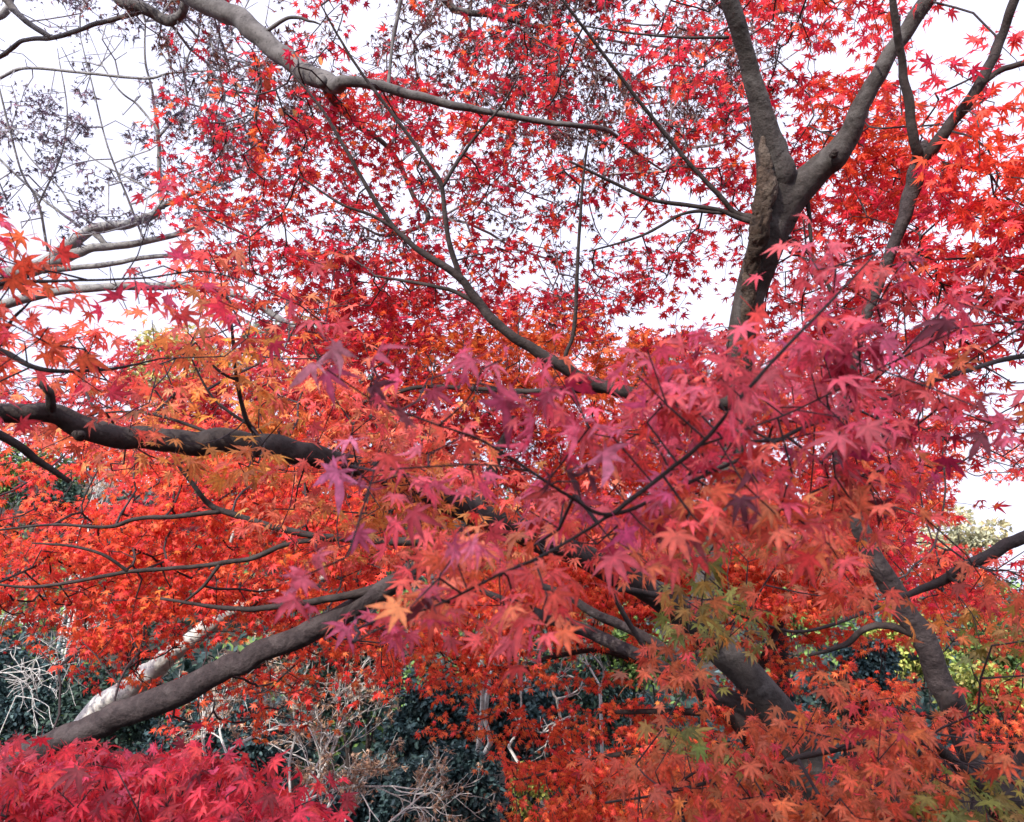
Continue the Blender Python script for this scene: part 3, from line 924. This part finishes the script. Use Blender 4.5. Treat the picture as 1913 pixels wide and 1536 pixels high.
foliage(Fm, qf, .066, 5, CRIM, 38, T_fine, M_near, tilt=.45, droop=.3, face=(0, -.6, 0))
Fm.grow(P(qf[:, 0], qf[:, 1], qf[:, 2]), r0=.001, maxr=.006)

# ================================================================== TREE G: sunlit maple behind the trunks
G = Tree("maple_tree", "sunlit orange red maple low behind the forked trunk, in front of the dark bushes", "tree", P(1520, 1660, 7.2), B_dark, B_twig, "maples in red leaf", seed=17)
G.limb([(1520, 1680, 7.2, 64), (1450, 1470, 7.1, 46), (1340, 1310, 7, 30), (1150, 1220, 7, 12), (1029, 1228, 6.9, 10), (989, 1250, 6.9, 9), (908, 1246, 6.9, 6)], "trunk", 14)
G.limb([(1440, 1455, 7.1, 24), (1300, 1400, 6.9, 14), (1150, 1410, 6.7, 10), (1040, 1440, 6.6, 6), (960, 1460, 6.6, 4)], sides=8)
G.limb([(1360, 1330, 7, 18), (1240, 1330, 6.8, 11), (1120, 1330, 6.7, 7)], sides=8)
G.limb([(1400, 1390, 7, 22), (1420, 1250, 7.2, 16), (1500, 1100, 7.4, 10), (1600, 1000, 7.6, 5)], sides=8)
G.limb([(1420, 1420, 7, 20), (1560, 1330, 7, 14), (1700, 1330, 7, 9), (1850, 1380, 7, 5)], sides=8)
G_T = {
    12: ".............66777777...",
    13: "..........5778888877665.",
    14: "........5778888888775445",
    15: "........34798554577711.3",
    16: "..........24.57888777613",
    17: "...........2676567776255",
    18: "............467876......",
}
qg = clusters(G_T, dr(6.1, 7.6), .08, 7, 29, clump=1.5, fx=1.8, fz=9, gain=1.35, margin=1)
foliage(G, qg, .08, 7, [(.80, .08, .042, 4), (.80, .12, .045, 3), (.80, .17, .05, 1.5), (.74, .06, .055, 1.5)], 39, T_flat, M_leaf, face=(-.1, -.9, 0))
G.grow(P(qg[:, 0], qg[:, 1], qg[:, 2]), r0=.0016)

# ================================================================== TREES H: far red maples closing the middle
H1 = Tree("maple_tree", "far bright red maple filling the middle of the view behind the long limb", "tree", P(-60, 1560, 9.5), B_dark, B_twig, "maples in red leaf", seed=18)
H1.limb([(-60, 1590, 9.5, 50), (90, 1408, 9.4, 36), (340, 1295, 9.3, 34), (580, 1182, 9.2, 32), (700, 1050, 9, 28), (690, 880, 8.8, 22), (760, 720, 8.6, 14), (800, 600, 8.4, 6)], "trunk", 12)
H1.limb([(715, 1080, 9, 18), (550, 930, 8.6, 12), (380, 820, 8.3, 7), (200, 760, 8, 4)], sides=8)
H1.limb([(695, 900, 8.8, 16), (900, 780, 8.5, 10), (1060, 680, 8.2, 5)], sides=8)
H2 = Tree("maple_tree", "far orange red maple behind the forked trunk at mid height", "tree", P(1450, 1500, 10.5), B_dark, B_twig, "maples in red leaf", seed=19)
H2.limb([(1450, 1530, 10.5, 44), (1460, 1250, 10.3, 34), (1420, 1050, 10, 26), (1380, 900, 9.6, 18), (1250, 780, 9.3, 9)], "trunk", 12)
H2.limb([(1425, 1060, 10, 18), (1550, 900, 9.6, 10), (1680, 850, 9.4, 5)], sides=8)
H2.limb([(1420, 1040, 10, 16), (1200, 960, 9.5, 10), (1050, 930, 9.2, 5)], sides=8)
H1_T = {
    7: ".......4555544..........",
    8: ".223456777776...........",
    9: "456788888887............",
    10: "1356788888887...........",
    11: "1..467888888............",
    12: "...4566777..............",
}
H2_T = {
    8: ".............6774454....",
    9: "............7888887654..",
    10: ".............88888876644",
    11: "............8888888888..",
    12: "..........77888888877...",
    13: "..........6788888877....",
}
for tr, tab, s in ((H1, H1_T, 51), (H2, H2_T, 52)):
    q = clusters(tab, dr(7.0, 9.6), .08, 8, s, clump=.5, fx=2.2, fz=7, gain=1.6, margin=1)
    foliage(tr, q, .08, 8, RED_O if s == 52 else RED, s + 10, T_flat, M_leaf, face=(0, -.4, 0))
    tr.grow(P(q[:, 0], q[:, 1], q[:, 2]), r0=.0018)

# ================================================================== TREE I: grey limb overhead with withered leaves
I = Tree("broadleaf_tree", "tall grey-barked tree whose spotted limb crosses the upper sky, hung with withered brown leaves", "tree", on_ground(-6.6, 4.6), B_limb, B_gtwig, seed=20)
I.limb_world(np.array([on_ground(-6.6, 4.6) - [0, 0, .2], [-6.5, 4.6, 1.5], [-6.2, 4.5, 3.2], [-5.6, 4.3, 4.8], [-4.9, 4.1, 6.2], [-4.3, 3.9, 7.8]]), np.array([.36, .27, .23, .2, .17, .1]), "trunk", 22)
DI = np.interp(np.arange(18), [0, 3, 8, 14, 17], [4.9, 4.3, 3.78, 3.8, 4.6])
p0 = P(np.array([-350, 0, 260, 366, 440, 508, 576, 626, 640, 708, 775, 843, 904, 1012, 1080, 1138, 1182, 1240]), np.array([-330, -210, -70, 0, 34, 88, 135, 160, 152, 160, 176, 196, 207, 228, 235, 246, 281, 320]), DI)
w0 = np.array([60, 52, 44, 39, 37, 37, 36, 32, 22, 19, 17, 15, 13, 11, 9.5, 8, 6, 3]) / 2 * DI / F
I.limb_world(np.vstack([[[-5.3, 4.15, 5.6]], p0]), np.concatenate([[.14], w0]), "limb", 20, .05)
I.limb([(600, 150, 3.85, 22), (632, 195, 4.2, 18), (674, 237, 4.7, 12), (735, 288, 4.9, 9), (775, 372, 5, 9), (799, 400, 5, 9), (785, 424, 5, 8), (718, 440, 5, 6), (680, 425, 5, 4)], sides=10)
I.limb([(180, -60, 5.2, 30), (225, 0, 5.2, 22), (271, 18, 5.2, 21), (312, 38, 5.2, 20), (338, 26, 5.1, 18), (349, -5, 5.05, 16), (352, -40, 5, 16)], sides=10)
I.limb([(268, 20, 5.2, 10), (190, 41, 5.3, 9), (135, 61, 5.4, 9), (98, 71, 5.5, 9), (44, 76, 5.6, 8), (0, 105, 5.7, 8), (-90, 150, 5.8, 6)], sides=8)
I.limb([(-60, -70, 5.6, 16), (15, 5, 5.6, 13), (44, 37, 5.55, 12), (95, 70, 5.5, 9)], sides=8)
I.limb([(770, -60, 5.2, 20), (830, 0, 5.2, 15), (860, 21, 5.2, 13), (928, 30, 5.2, 11), (1005, 50, 5.2, 8), (1060, 40, 5.2, 4)], sides=9)
I.limb([(725, 164, 3.8, 7), (733, 80, 3.9, 6), (748, 0, 4.0, 6), (760, -80, 4.1, 5)], sides=7)
I.limb([(480, 70, 4.1, 9), (540, 33, 4.1, 7), (580, 40, 4.1, 5), (600, 46, 4.1, 3)], sides=7)
DEAD_T = {
    0: "..214311.2436633322.....",
    1: "....2331.245543222......",
    2: "......242545433332......",
    3: "....222212.1233322......",
    4: "......2..122.2221.......",
    5: ".......2221.22..........",
    6: "......22.2...23.........",
    7: "............12..........",
}
qi = clusters(DEAD_T, dr(4.7, 6.0), .042, 9, 41, clump=1.4, fx=4, fz=6, gain=.95)
foliage(I, qi, .042, 9, DEAD, 42, T_wither, M_dead, tilt=.9, droop=.8, spread=1.7, flat=.9, szvar=.3)
gold = np.array([(440, 160, 4.6), (452, 175, 4.6), (520, 190, 4.6), (523, 212, 4.6), (545, 205, 4.6), (1148, 150, 4.6), (1150, 140, 4.6), (505, 175, 4.6), (590, 112, 4.6)], float)
foliage(I, gold, .11, 1.2, [(.45, .17, .05, 3), (.38, .12, .05, 2)], 43, T_oval, M_dead, tilt=.8, droop=1.2, spread=.2, name="yellow_leaves")
I.grow(np.vstack([P(qi[:, 0], qi[:, 1], qi[:, 2]), P(gold[:, 0], gold[:, 1], gold[:, 2])]), r0=.0019, step=.16, maxr=.009)

# ================================================================== TREE J: pale bare tree at the left with seed clusters
J = Tree("bare_tree", "pale grey tree at the left, bare but for dark seed clusters against the sky", "tree", P(-330, 1640, 9.2), B_jpale, B_gtwig, seed=21)
J.limb([(-330, 1660, 9.2, 81.6), (-300, 1200, 9.1, 62.6), (-220, 850, 9, 53), (-120, 620, 9, 43.5), (0, 522, 9, 29.9), (70, 500, 9, 27.2), (142, 447, 9, 21.8), (186, 424, 9, 19), (237, 419, 9, 17.7), (288, 400, 9, 15), (306, 383, 9, 10.9), (396, 350, 9, 6.12), (450, 330, 9, 3.4)], "trunk", 18, .06)
J.limb([(303, 390, 9, 10.9), (299, 340, 9, 8.84), (297, 290, 9, 8.16), (295, 247, 8.9, 7.48), (290, 210, 8.9, 5.44), (284, 169, 8.8, 4.76), (271, 112, 8.7, 4.08), (272, 40, 8.6, 2.72)], sides=9)
J.limb([(295, 250, 8.9, 4.76), (284, 230, 8.9, 4.08), (257, 196, 8.9, 4.08), (223, 169, 8.8, 3.4), (190, 120, 8.8, 2.72)], sides=8)
J.limb([(298, 255, 8.9, 5.44), (325, 222, 8.9, 5.44), (349, 194, 8.9, 4.76), (345, 142, 8.8, 4.08), (352, 105, 8.8, 3.4), (370, 70, 8.7, 2.04)], sides=8)
J.limb([(60, 505, 9, 23.1), (118, 485, 9, 20.4), (169, 465, 9, 17), (237, 457, 9, 13.6), (322, 440, 9, 10.2), (372, 420, 9, 8.16), (450, 400, 9, 4.08)], sides=12)
J.limb([(172, 432, 9, 13.6), (190, 448, 9, 10.9), (200, 460, 9, 8.16)], sides=9)
J.limb([(80, 505, 9, 15), (140, 500, 9, 10.9), (220, 491, 9, 9.52), (271, 481, 9, 8.84), (339, 479, 9, 8.16), (420, 490, 9, 6.12), (500, 520, 9, 3.4)], sides=10)
J.limb([(-60, 590, 8.8, 23.1), (51, 557, 8.8, 17.7), (152, 540, 8.8, 16.3), (305, 534, 8.8, 15), (400, 540, 8.8, 12.9), (480, 570, 8.8, 12.2), (576, 628, 8.8, 11.6), (640, 648, 8.8, 9.52), (720, 660, 8.8, 5.44)], sides=12)
J.limb([(-100, 200, 8.2, 8.16), (0, 146, 8.2, 6.8), (51, 127, 8.2, 6.12), (152, 136, 8.2, 5.44), (271, 146, 8.2, 5.44), (322, 136, 8.2, 4.08), (423, 131, 8.2, 2.72)], sides=8)
J.limb([(-80, 40, 8.4, 16.3), (0, 30, 8.4, 15), (22, -10, 8.4, 12.2), (60, -120, 8.4, 8.16)], sides=9)
J.limb([(90, 470, 9, 5.44), (71, 379, 8.8, 4.76), (41, 322, 8.7, 4.08), (17, 237, 8.6, 4.08), (0, 169, 8.5, 3.4), (-20, 90, 8.5, 2.04)], sides=7)
J.limb([(72, 382, 8.8, 4.08), (115, 288, 8.7, 3.4), (125, 203, 8.6, 2.72), (110, 110, 8.5, 2.04)], sides=7)
J.limb([(150, 425, 9, 6.12), (110, 395, 9, 5.44), (68, 362, 9, 4.76), (0, 298, 9, 4.08), (-60, 230, 9, 2.72)], sides=7)
J.limb([(175, 420, 9, 5.44), (140, 395, 9, 4.08), (110, 350, 9, 3.4), (60, 300, 9, 2.72), (20, 240, 9, 2.04)], sides=7)
J.limb([(270, 450, 8.8, 4.08), (230, 350, 8.6, 4.08), (200, 270, 8.5, 3.4), (175, 170, 8.4, 2.72), (150, 70, 8.3, 2.04)], sides=7)
J.limb([(282, 355, 9, 4.08), (235, 330, 9, 3.4), (180, 300, 9, 2.72), (130, 260, 9, 2.04)], sides=7)
SEED_T = {
    0: ".13431..................",
    1: ".123332.................",
    2: "2443222.................",
    3: "23233321................",
    4: "2223421.................",
    5: ".1..211.................",
    6: ".........11.............",
}
qj = clusters(SEED_T, dr(7.8, 9.6), .06, 20, 44, clump=1.8, fx=2.2, fz=4, gain=.55)
foliage(J, qj, .062, 20, SEED, 45, T_wither, M_dead, tilt=1.2, droop=1.2, spread=2.0, flat=.8, szvar=.35, name="seed_clusters")
rgj = np.random.default_rng(90)
bare = P(rgj.uniform(-120, 520, 420), rgj.uniform(-120, 540, 420) , rgj.uniform(7.9, 9.5, 420))
J.grow(np.vstack([P(qj[:, 0], qj[:, 1], qj[:, 2]), bare]), r0=.0036, step=.3, wig=.12, maxr=.016, power=.42)

# ================================================================== TREE K: pale lichen trunk behind the leaning maple
K = Tree("bare_tree", "pale lichen-covered leaning trunk behind the slanting maple trunk", "tree", P(-20, 1672, 7.6), B_pale, B_ptwig, seed=22)
K.limb([(-30, 1690, 7.6, 104), (60, 1480, 7.5, 60), (130, 1395, 7.4, 50), (185, 1328, 7.3, 45), (244, 1284, 7.2, 42), (290, 1248, 7.1, 39), (339, 1212, 7.05, 35), (396, 1166, 7, 30), (470, 1120, 7, 28), (540, 1100, 7, 22), (620, 1070, 7, 12)], "trunk", 22, .08, lump=.012)
K.limb([(395, 1165, 7, 24), (412, 1120, 7, 16), (420, 1060, 7, 10), (440, 980, 7, 5)], sides=9)
K.limb([(540, 1101, 7, 14), (560, 1125, 6.9, 9), (600, 1150, 6.9, 6), (640, 1160, 6.9, 3)], sides=8)


# ================================================================== bare shrubs with pale twigs
def bare_shrub(label, stems, seed, name="bare_shrub", bark=B_ptwig, leaves=True, levels=4, spread=.5, r=.014, ln=.55, lc=None, name2="shrub"):
    """stems: list of (px0, py0, px1, py1, depth) main stems fanned from the base"""
    rng = np.random.default_rng(seed)
    px0, py0, _, _, dd = stems[0]
    base = P(px0, py0, dd)
    base = np.array([base[0], base[1], float(ground_h(base[0], base[1]))])
    root = thing(name, label, name2, base)
    segs, tips = [], []
    stemsegs = []

    def grow(p, d, L, rad, lev):
        n = 6 if lev else 4
        pts = [p]
        bow = rng.normal(0, .10, 3)
        for _ in range(n):
            d = unit(d + bow + rng.normal(0, .09, 3) + np.array([0, 0, .03]))
            pts.append(pts[-1] + d * L / n)
        tgt = stemsegs if lev >= levels - 1 else segs
        for i in range(n):
            tgt.append((pts[i], pts[i + 1], rad * (1 - .09 * i), rad * (1 - .09 * (i + 1))))
        if lev == 0:
            tips.extend(pts[2:])
            return
        side = rng.normal(0, 1, 3)
        for i in range(2, n + 1):
            if i < n and rng.uniform() > .72:
                continue
            side = -unit(side - d * np.dot(side, d)) + rng.normal(0, .35, 3)
            nd = unit(d + side * rng.uniform(.45, .95) * spread * 1.6)
            grow(pts[i], nd, L * rng.uniform(.4, .72), rad * .56, lev - 1)

    for (a, b, c, d_, dep) in stems:
        p, q = P(a, b, dep), P(c, d_, dep + rng.uniform(-.4, .4))
        L = np.linalg.norm(q - p)
        if p[2] > base[2] + .15:
            stemsegs.append((base - [0, 0, .05], p, r * 1.3, r * 1.05))
        grow(p, (q - p) / L, L, r, levels - 1)
    for nm, sg in (("stem", stemsegs), ("twigs", segs)):
        A_ = np.array([s[0] for s in sg])
        B_ = np.array([s[1] for s in sg])
        V, T = prisms(A_, B_, np.maximum([s[2] for s in sg], .0028), np.maximum([s[3] for s in sg], .0028))
        mesh_obj(nm, V, T, bark, root)
    if leaves:
        t = np.array(tips)
        t = t[rng.uniform(0, 1, len(t)) < .16]
        t = np.repeat(t, 5, axis=0)
        t = t + rng.normal(0, .035, t.shape)
        m = len(t)
        cols = np.array(lc or [(.36, .22, .14), (.28, .16, .11), (.42, .28, .2)])
        leaf_mesh("withered_leaves", t, rng.normal(0, 1, (m, 3)) - [0, 0, .8], rng.normal(0, 1, (m, 3)), rng.uniform(.025, .05, m), cols[rng.integers(0, len(cols), m)] * np.exp(rng.normal(0, .2, (m, 1))), T_wither, M_dead, root, seed)
    return root


bare_shrub("bare pale-twigged shrub standing below the leaning purple brown trunk", [(425, 1412, 495, 1270, 8.6), (425, 1412, 390, 1310, 8.6), (385, 1415, 330, 1320, 8.7), (430, 1400, 560, 1330, 8.5), (385, 1420, 360, 1340, 8.6)], 61)
bare_shrub("bare shrub with withered tan leaves fanning out to the right above the crimson leaves", [(560, 1500, 690, 1415, 8.0), (565, 1480, 640, 1330, 8.0), (560, 1500, 760, 1400, 7.9), (540, 1430, 600, 1280, 8.1), (565, 1490, 700, 1330, 8.0)], 62)
bare_shrub("bare shrub with curving white twigs at the left edge before dark evergreens", [(-40, 1270, 110, 1230, 9.5), (-60, 1260, 150, 1285, 9.5), (-60, 1240, 60, 1180, 9.6), (30, 1300, 170, 1290, 9.4)], 63, leaves=False, r=.005)
bare_shrub("greyish bare thicket between the red maple sprays at lower centre", [(1120, 1280, 1060, 1195, 10.5), (1122, 1280, 1180, 1205, 10.5)], 64, levels=4)
bare_shrub("bare sapling with one white crooked branch beside the lower red spray", [(1100, 1345, 1040, 1306, 9.0), (1040, 1306, 990, 1290, 9.0), (1040, 1306, 1085, 1303, 9.0), (950, 1395, 1045, 1300, 9.2)], 65, levels=3, leaves=False, r=.016)
bare_shrub("small bare shrub with drooping straw twigs along the bottom edge", [(590, 1560, 640, 1480, 7.6), (620, 1560, 700, 1500, 7.6), (700, 1560, 790, 1500, 7.7)], 66, levels=4)
bare_shrub("bare grey twigs arching behind the orange spray right of centre", [(1130, 1425, 1200, 1385, 8.4), (1131, 1426, 1170, 1370, 8.4)], 67, levels=3, leaves=False, r=.006)
bare_shrub("bare lilac grey thicket on the hillside beneath the left limb", [(150, 980, 190, 900, 15), (180, 980, 130, 910, 15), (170, 970, 230, 920, 15)], 68, levels=4, r=.02)

# two thin pale trunks in the dark
for lab, sts, s in (("thin pale trunk rising straight among the dark bluish bushes", [(884, 1500, 11, 13), (890, 1432, 11, 11), (897, 1370, 11, 10), (901, 1315, 11, 9), (898, 1230, 11, 8), (880, 1130, 11, 5)], 71),
                    ("thin bent pale trunk just right of the straight one", [(900, 1500, 11.2, 12), (904, 1422, 11.2, 10), (915, 1380, 11.2, 10), (907, 1330, 11.2, 9), (920, 1250, 11.2, 7), (950, 1150, 11.2, 4)], 72)):
    t_ = Tree("sapling", lab, "tree", P(sts[0][0], 1520, sts[0][2]), B_pale, B_ptwig, seed=s)
    t_.limb(sts, "trunk", 10, .1)
    e = np.array(sts[-1][:3], float)
    rg = np.random.default_rng(s)
    tg = P(e[0] + rg.normal(0, 45, 24), e[1] + 50 + rg.normal(0, 40, 24), e[2] + rg.normal(0, .4, 24))
    t_.grow(tg, r0=.003, step=.3)


# ================================================================== evergreen bushes and far trees
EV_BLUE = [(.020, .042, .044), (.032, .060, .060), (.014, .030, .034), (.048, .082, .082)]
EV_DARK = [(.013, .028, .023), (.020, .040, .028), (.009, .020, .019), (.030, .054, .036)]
EV_YEL = [(.20, .25, .05), (.26, .28, .06), (.13, .18, .04), (.32, .30, .08)]
EV_GRN = [(.07, .12, .03), (.10, .16, .04), (.05, .09, .03), (.14, .19, .05)]
YEL = [(.42, .34, .10), (.36, .30, .12), (.30, .27, .10)]


def bush(name, label, cat, px, py, rx, ry, d, cols, n, leaf, seed, trunk=True, group=None, templates=None, mat=None, centre=None, half=None):
    """a leafy bush: lobed crown of many leaves round a few woody stems"""
    rng = np.random.default_rng(seed)
    if centre is None:
        c = P(px, py, d)
        Rx, Rz = rx * d / F, ry * d / F
        Ry = Rx * .8
    else:
        c = np.array(centre, float)
        Rx, Ry, Rz = half
    gz_ = float(ground_h(c[0], c[1]))
    root = thing(name, label, cat, (c[0], c[1], gz_), group)
    nl = max(9, int(n / 130))
    v = unit(rng.normal(0, 1, (nl, 3)))
    lob = c + v * np.array([Rx, Ry, Rz]) * rng.uniform(.35, .85, (nl, 1))
    lob[:, 2] = np.maximum(lob[:, 2], gz_ + .1)
    lr = rng.uniform(.22, .4, nl) * (Rx * Ry * Rz) ** (1 / 3)
    k = rng.integers(0, nl, n)
    u = unit(rng.normal(0, 1, (n, 3)))
    u[:, 2] = np.abs(u[:, 2]) * np.where(rng.uniform(0, 1, n) < .8, 1, -1)
    pos = lob[k] + u * (lr[k] * rng.uniform(.65, 1.05, n))[:, None] * np.array([1.15, 1.1, .8])
    pos[:, 2] = np.maximum(pos[:, 2], gz_ + .03)
    tip = u + rng.normal(0, .5, (n, 3)) - [0, 0, .45]
    nrm = u * .6 + rng.normal(0, .5, (n, 3)) + [0, 0, .6]
    cc = np.array(cols)
    base = cc[rng.integers(0, len(cc), nl)][k]
    own = cc[rng.integers(0, len(cc), n)]
    col = np.where((rng.uniform(0, 1, n) < .5)[:, None], base, own) * np.exp(rng.normal(0, .22, (n, 1)))
    leaf_mesh("crown", pos, tip, nrm, leaf * rng.uniform(.7, 1.3, n), col, templates or T_oval, mat or M_ever, root, seed)
    if trunk:
        VV, TT, off = [], [], 0
        for j in range(min(nl, 6)):
            b = np.array([c[0] + rng.normal(0, .12), c[1] + rng.normal(0, .12), gz_ - .1])
            e = lob[j]
            mid = (b + e) / 2 + rng.normal(0, .1 * Rx, 3)
            q = catmull(np.array([b, mid, e]), 5)
            V, T = tube(q, np.linspace(.045, .015, len(q)) * max(.6, Rz), 7, .1, seed + j)
            VV.append(V)
            TT.append(T + off)
            off += len(V)
        mesh_obj("trunk", np.vstack(VV), np.vstack(TT), B_dark, root, smooth=True)
    return root


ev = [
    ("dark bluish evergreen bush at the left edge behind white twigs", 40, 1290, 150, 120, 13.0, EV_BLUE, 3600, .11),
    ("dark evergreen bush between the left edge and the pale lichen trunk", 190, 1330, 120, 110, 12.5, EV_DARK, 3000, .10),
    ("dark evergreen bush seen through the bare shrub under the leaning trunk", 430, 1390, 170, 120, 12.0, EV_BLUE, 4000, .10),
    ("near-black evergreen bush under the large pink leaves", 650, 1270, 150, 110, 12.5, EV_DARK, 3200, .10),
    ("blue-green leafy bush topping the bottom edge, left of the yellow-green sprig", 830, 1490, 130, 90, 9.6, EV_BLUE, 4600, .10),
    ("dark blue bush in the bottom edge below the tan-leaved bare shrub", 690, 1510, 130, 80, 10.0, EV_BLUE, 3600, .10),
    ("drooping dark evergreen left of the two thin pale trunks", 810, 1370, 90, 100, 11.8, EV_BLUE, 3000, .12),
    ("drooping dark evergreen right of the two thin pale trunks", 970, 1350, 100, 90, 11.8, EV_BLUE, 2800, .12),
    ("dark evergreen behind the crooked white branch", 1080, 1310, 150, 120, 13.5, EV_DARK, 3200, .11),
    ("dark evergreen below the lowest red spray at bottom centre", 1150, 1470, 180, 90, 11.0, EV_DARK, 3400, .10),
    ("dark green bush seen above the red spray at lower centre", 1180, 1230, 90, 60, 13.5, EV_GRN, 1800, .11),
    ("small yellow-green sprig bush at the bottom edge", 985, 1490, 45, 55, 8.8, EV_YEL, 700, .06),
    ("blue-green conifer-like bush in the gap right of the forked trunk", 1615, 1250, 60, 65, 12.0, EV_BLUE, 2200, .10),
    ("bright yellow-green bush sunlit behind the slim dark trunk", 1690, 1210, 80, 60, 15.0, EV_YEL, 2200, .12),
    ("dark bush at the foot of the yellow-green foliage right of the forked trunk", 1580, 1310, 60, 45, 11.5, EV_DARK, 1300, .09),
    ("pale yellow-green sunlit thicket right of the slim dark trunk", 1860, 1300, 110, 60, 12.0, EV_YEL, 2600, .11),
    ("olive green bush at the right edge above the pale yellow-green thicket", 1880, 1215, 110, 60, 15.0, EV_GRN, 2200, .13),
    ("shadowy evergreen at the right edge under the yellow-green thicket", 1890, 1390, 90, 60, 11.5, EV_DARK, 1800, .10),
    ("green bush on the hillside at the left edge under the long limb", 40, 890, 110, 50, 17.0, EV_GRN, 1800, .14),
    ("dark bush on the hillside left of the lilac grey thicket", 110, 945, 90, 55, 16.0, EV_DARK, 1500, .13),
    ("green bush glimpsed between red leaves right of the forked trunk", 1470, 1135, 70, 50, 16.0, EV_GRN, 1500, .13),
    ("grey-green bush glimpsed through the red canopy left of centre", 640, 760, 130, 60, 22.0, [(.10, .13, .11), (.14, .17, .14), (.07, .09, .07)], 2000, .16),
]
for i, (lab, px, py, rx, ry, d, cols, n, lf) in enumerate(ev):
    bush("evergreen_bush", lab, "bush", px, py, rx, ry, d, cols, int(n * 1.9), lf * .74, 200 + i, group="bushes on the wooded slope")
bush("yellow_tree", "distant pale yellow-green tree at the skyline on the left", "tree", 330, 690, 130, 75, 26, YEL, 3200, .17, 240, mat=M_far)
bush("yellow_tree", "distant pale tree at the skyline on the right under the white gap", "tree", 1790, 1010, 90, 60, 26, [(.36, .34, .2), (.3, .3, .2), (.4, .34, .18)], 2200, .16, 241, mat=M_far)
bush("broadleaf_tree", "distant grey-green tree at the skyline behind the red canopy left of centre", "tree", 560, 660, 130, 70, 28, [(.10, .12, .09), (.15, .17, .12), (.2, .2, .12)], 2600, .18, 242, mat=M_far)
bush("broadleaf_tree", "distant grey-green tree at the skyline behind the near pink leaves", "tree", 1260, 690, 90, 50, 28, [(.16, .18, .12), (.2, .22, .16)], 1500, .17, 243, mat=M_far)

# unseen trees added behind the camera so their shade covers the nearest leaves
bush("broadleaf_tree", "unseen dense evergreen tree added behind the camera to shade the near pink leaves", "tree", 0, 0, 0, 0, 0, EV_GRN, 4200, .24, 250, centre=(-2.6, -4.2, 4.9), half=(2.3, 1.6, 1.9))
bush("broadleaf_tree", "second unseen evergreen tree added for shade behind the camera, further to the left", "tree", 0, 0, 0, 0, 0, EV_DARK, 3600, .24, 251, centre=(-6.0, -4.0, 4.4), half=(1.9, 1.6, 1.7))

# the far wood on the slope, one mass
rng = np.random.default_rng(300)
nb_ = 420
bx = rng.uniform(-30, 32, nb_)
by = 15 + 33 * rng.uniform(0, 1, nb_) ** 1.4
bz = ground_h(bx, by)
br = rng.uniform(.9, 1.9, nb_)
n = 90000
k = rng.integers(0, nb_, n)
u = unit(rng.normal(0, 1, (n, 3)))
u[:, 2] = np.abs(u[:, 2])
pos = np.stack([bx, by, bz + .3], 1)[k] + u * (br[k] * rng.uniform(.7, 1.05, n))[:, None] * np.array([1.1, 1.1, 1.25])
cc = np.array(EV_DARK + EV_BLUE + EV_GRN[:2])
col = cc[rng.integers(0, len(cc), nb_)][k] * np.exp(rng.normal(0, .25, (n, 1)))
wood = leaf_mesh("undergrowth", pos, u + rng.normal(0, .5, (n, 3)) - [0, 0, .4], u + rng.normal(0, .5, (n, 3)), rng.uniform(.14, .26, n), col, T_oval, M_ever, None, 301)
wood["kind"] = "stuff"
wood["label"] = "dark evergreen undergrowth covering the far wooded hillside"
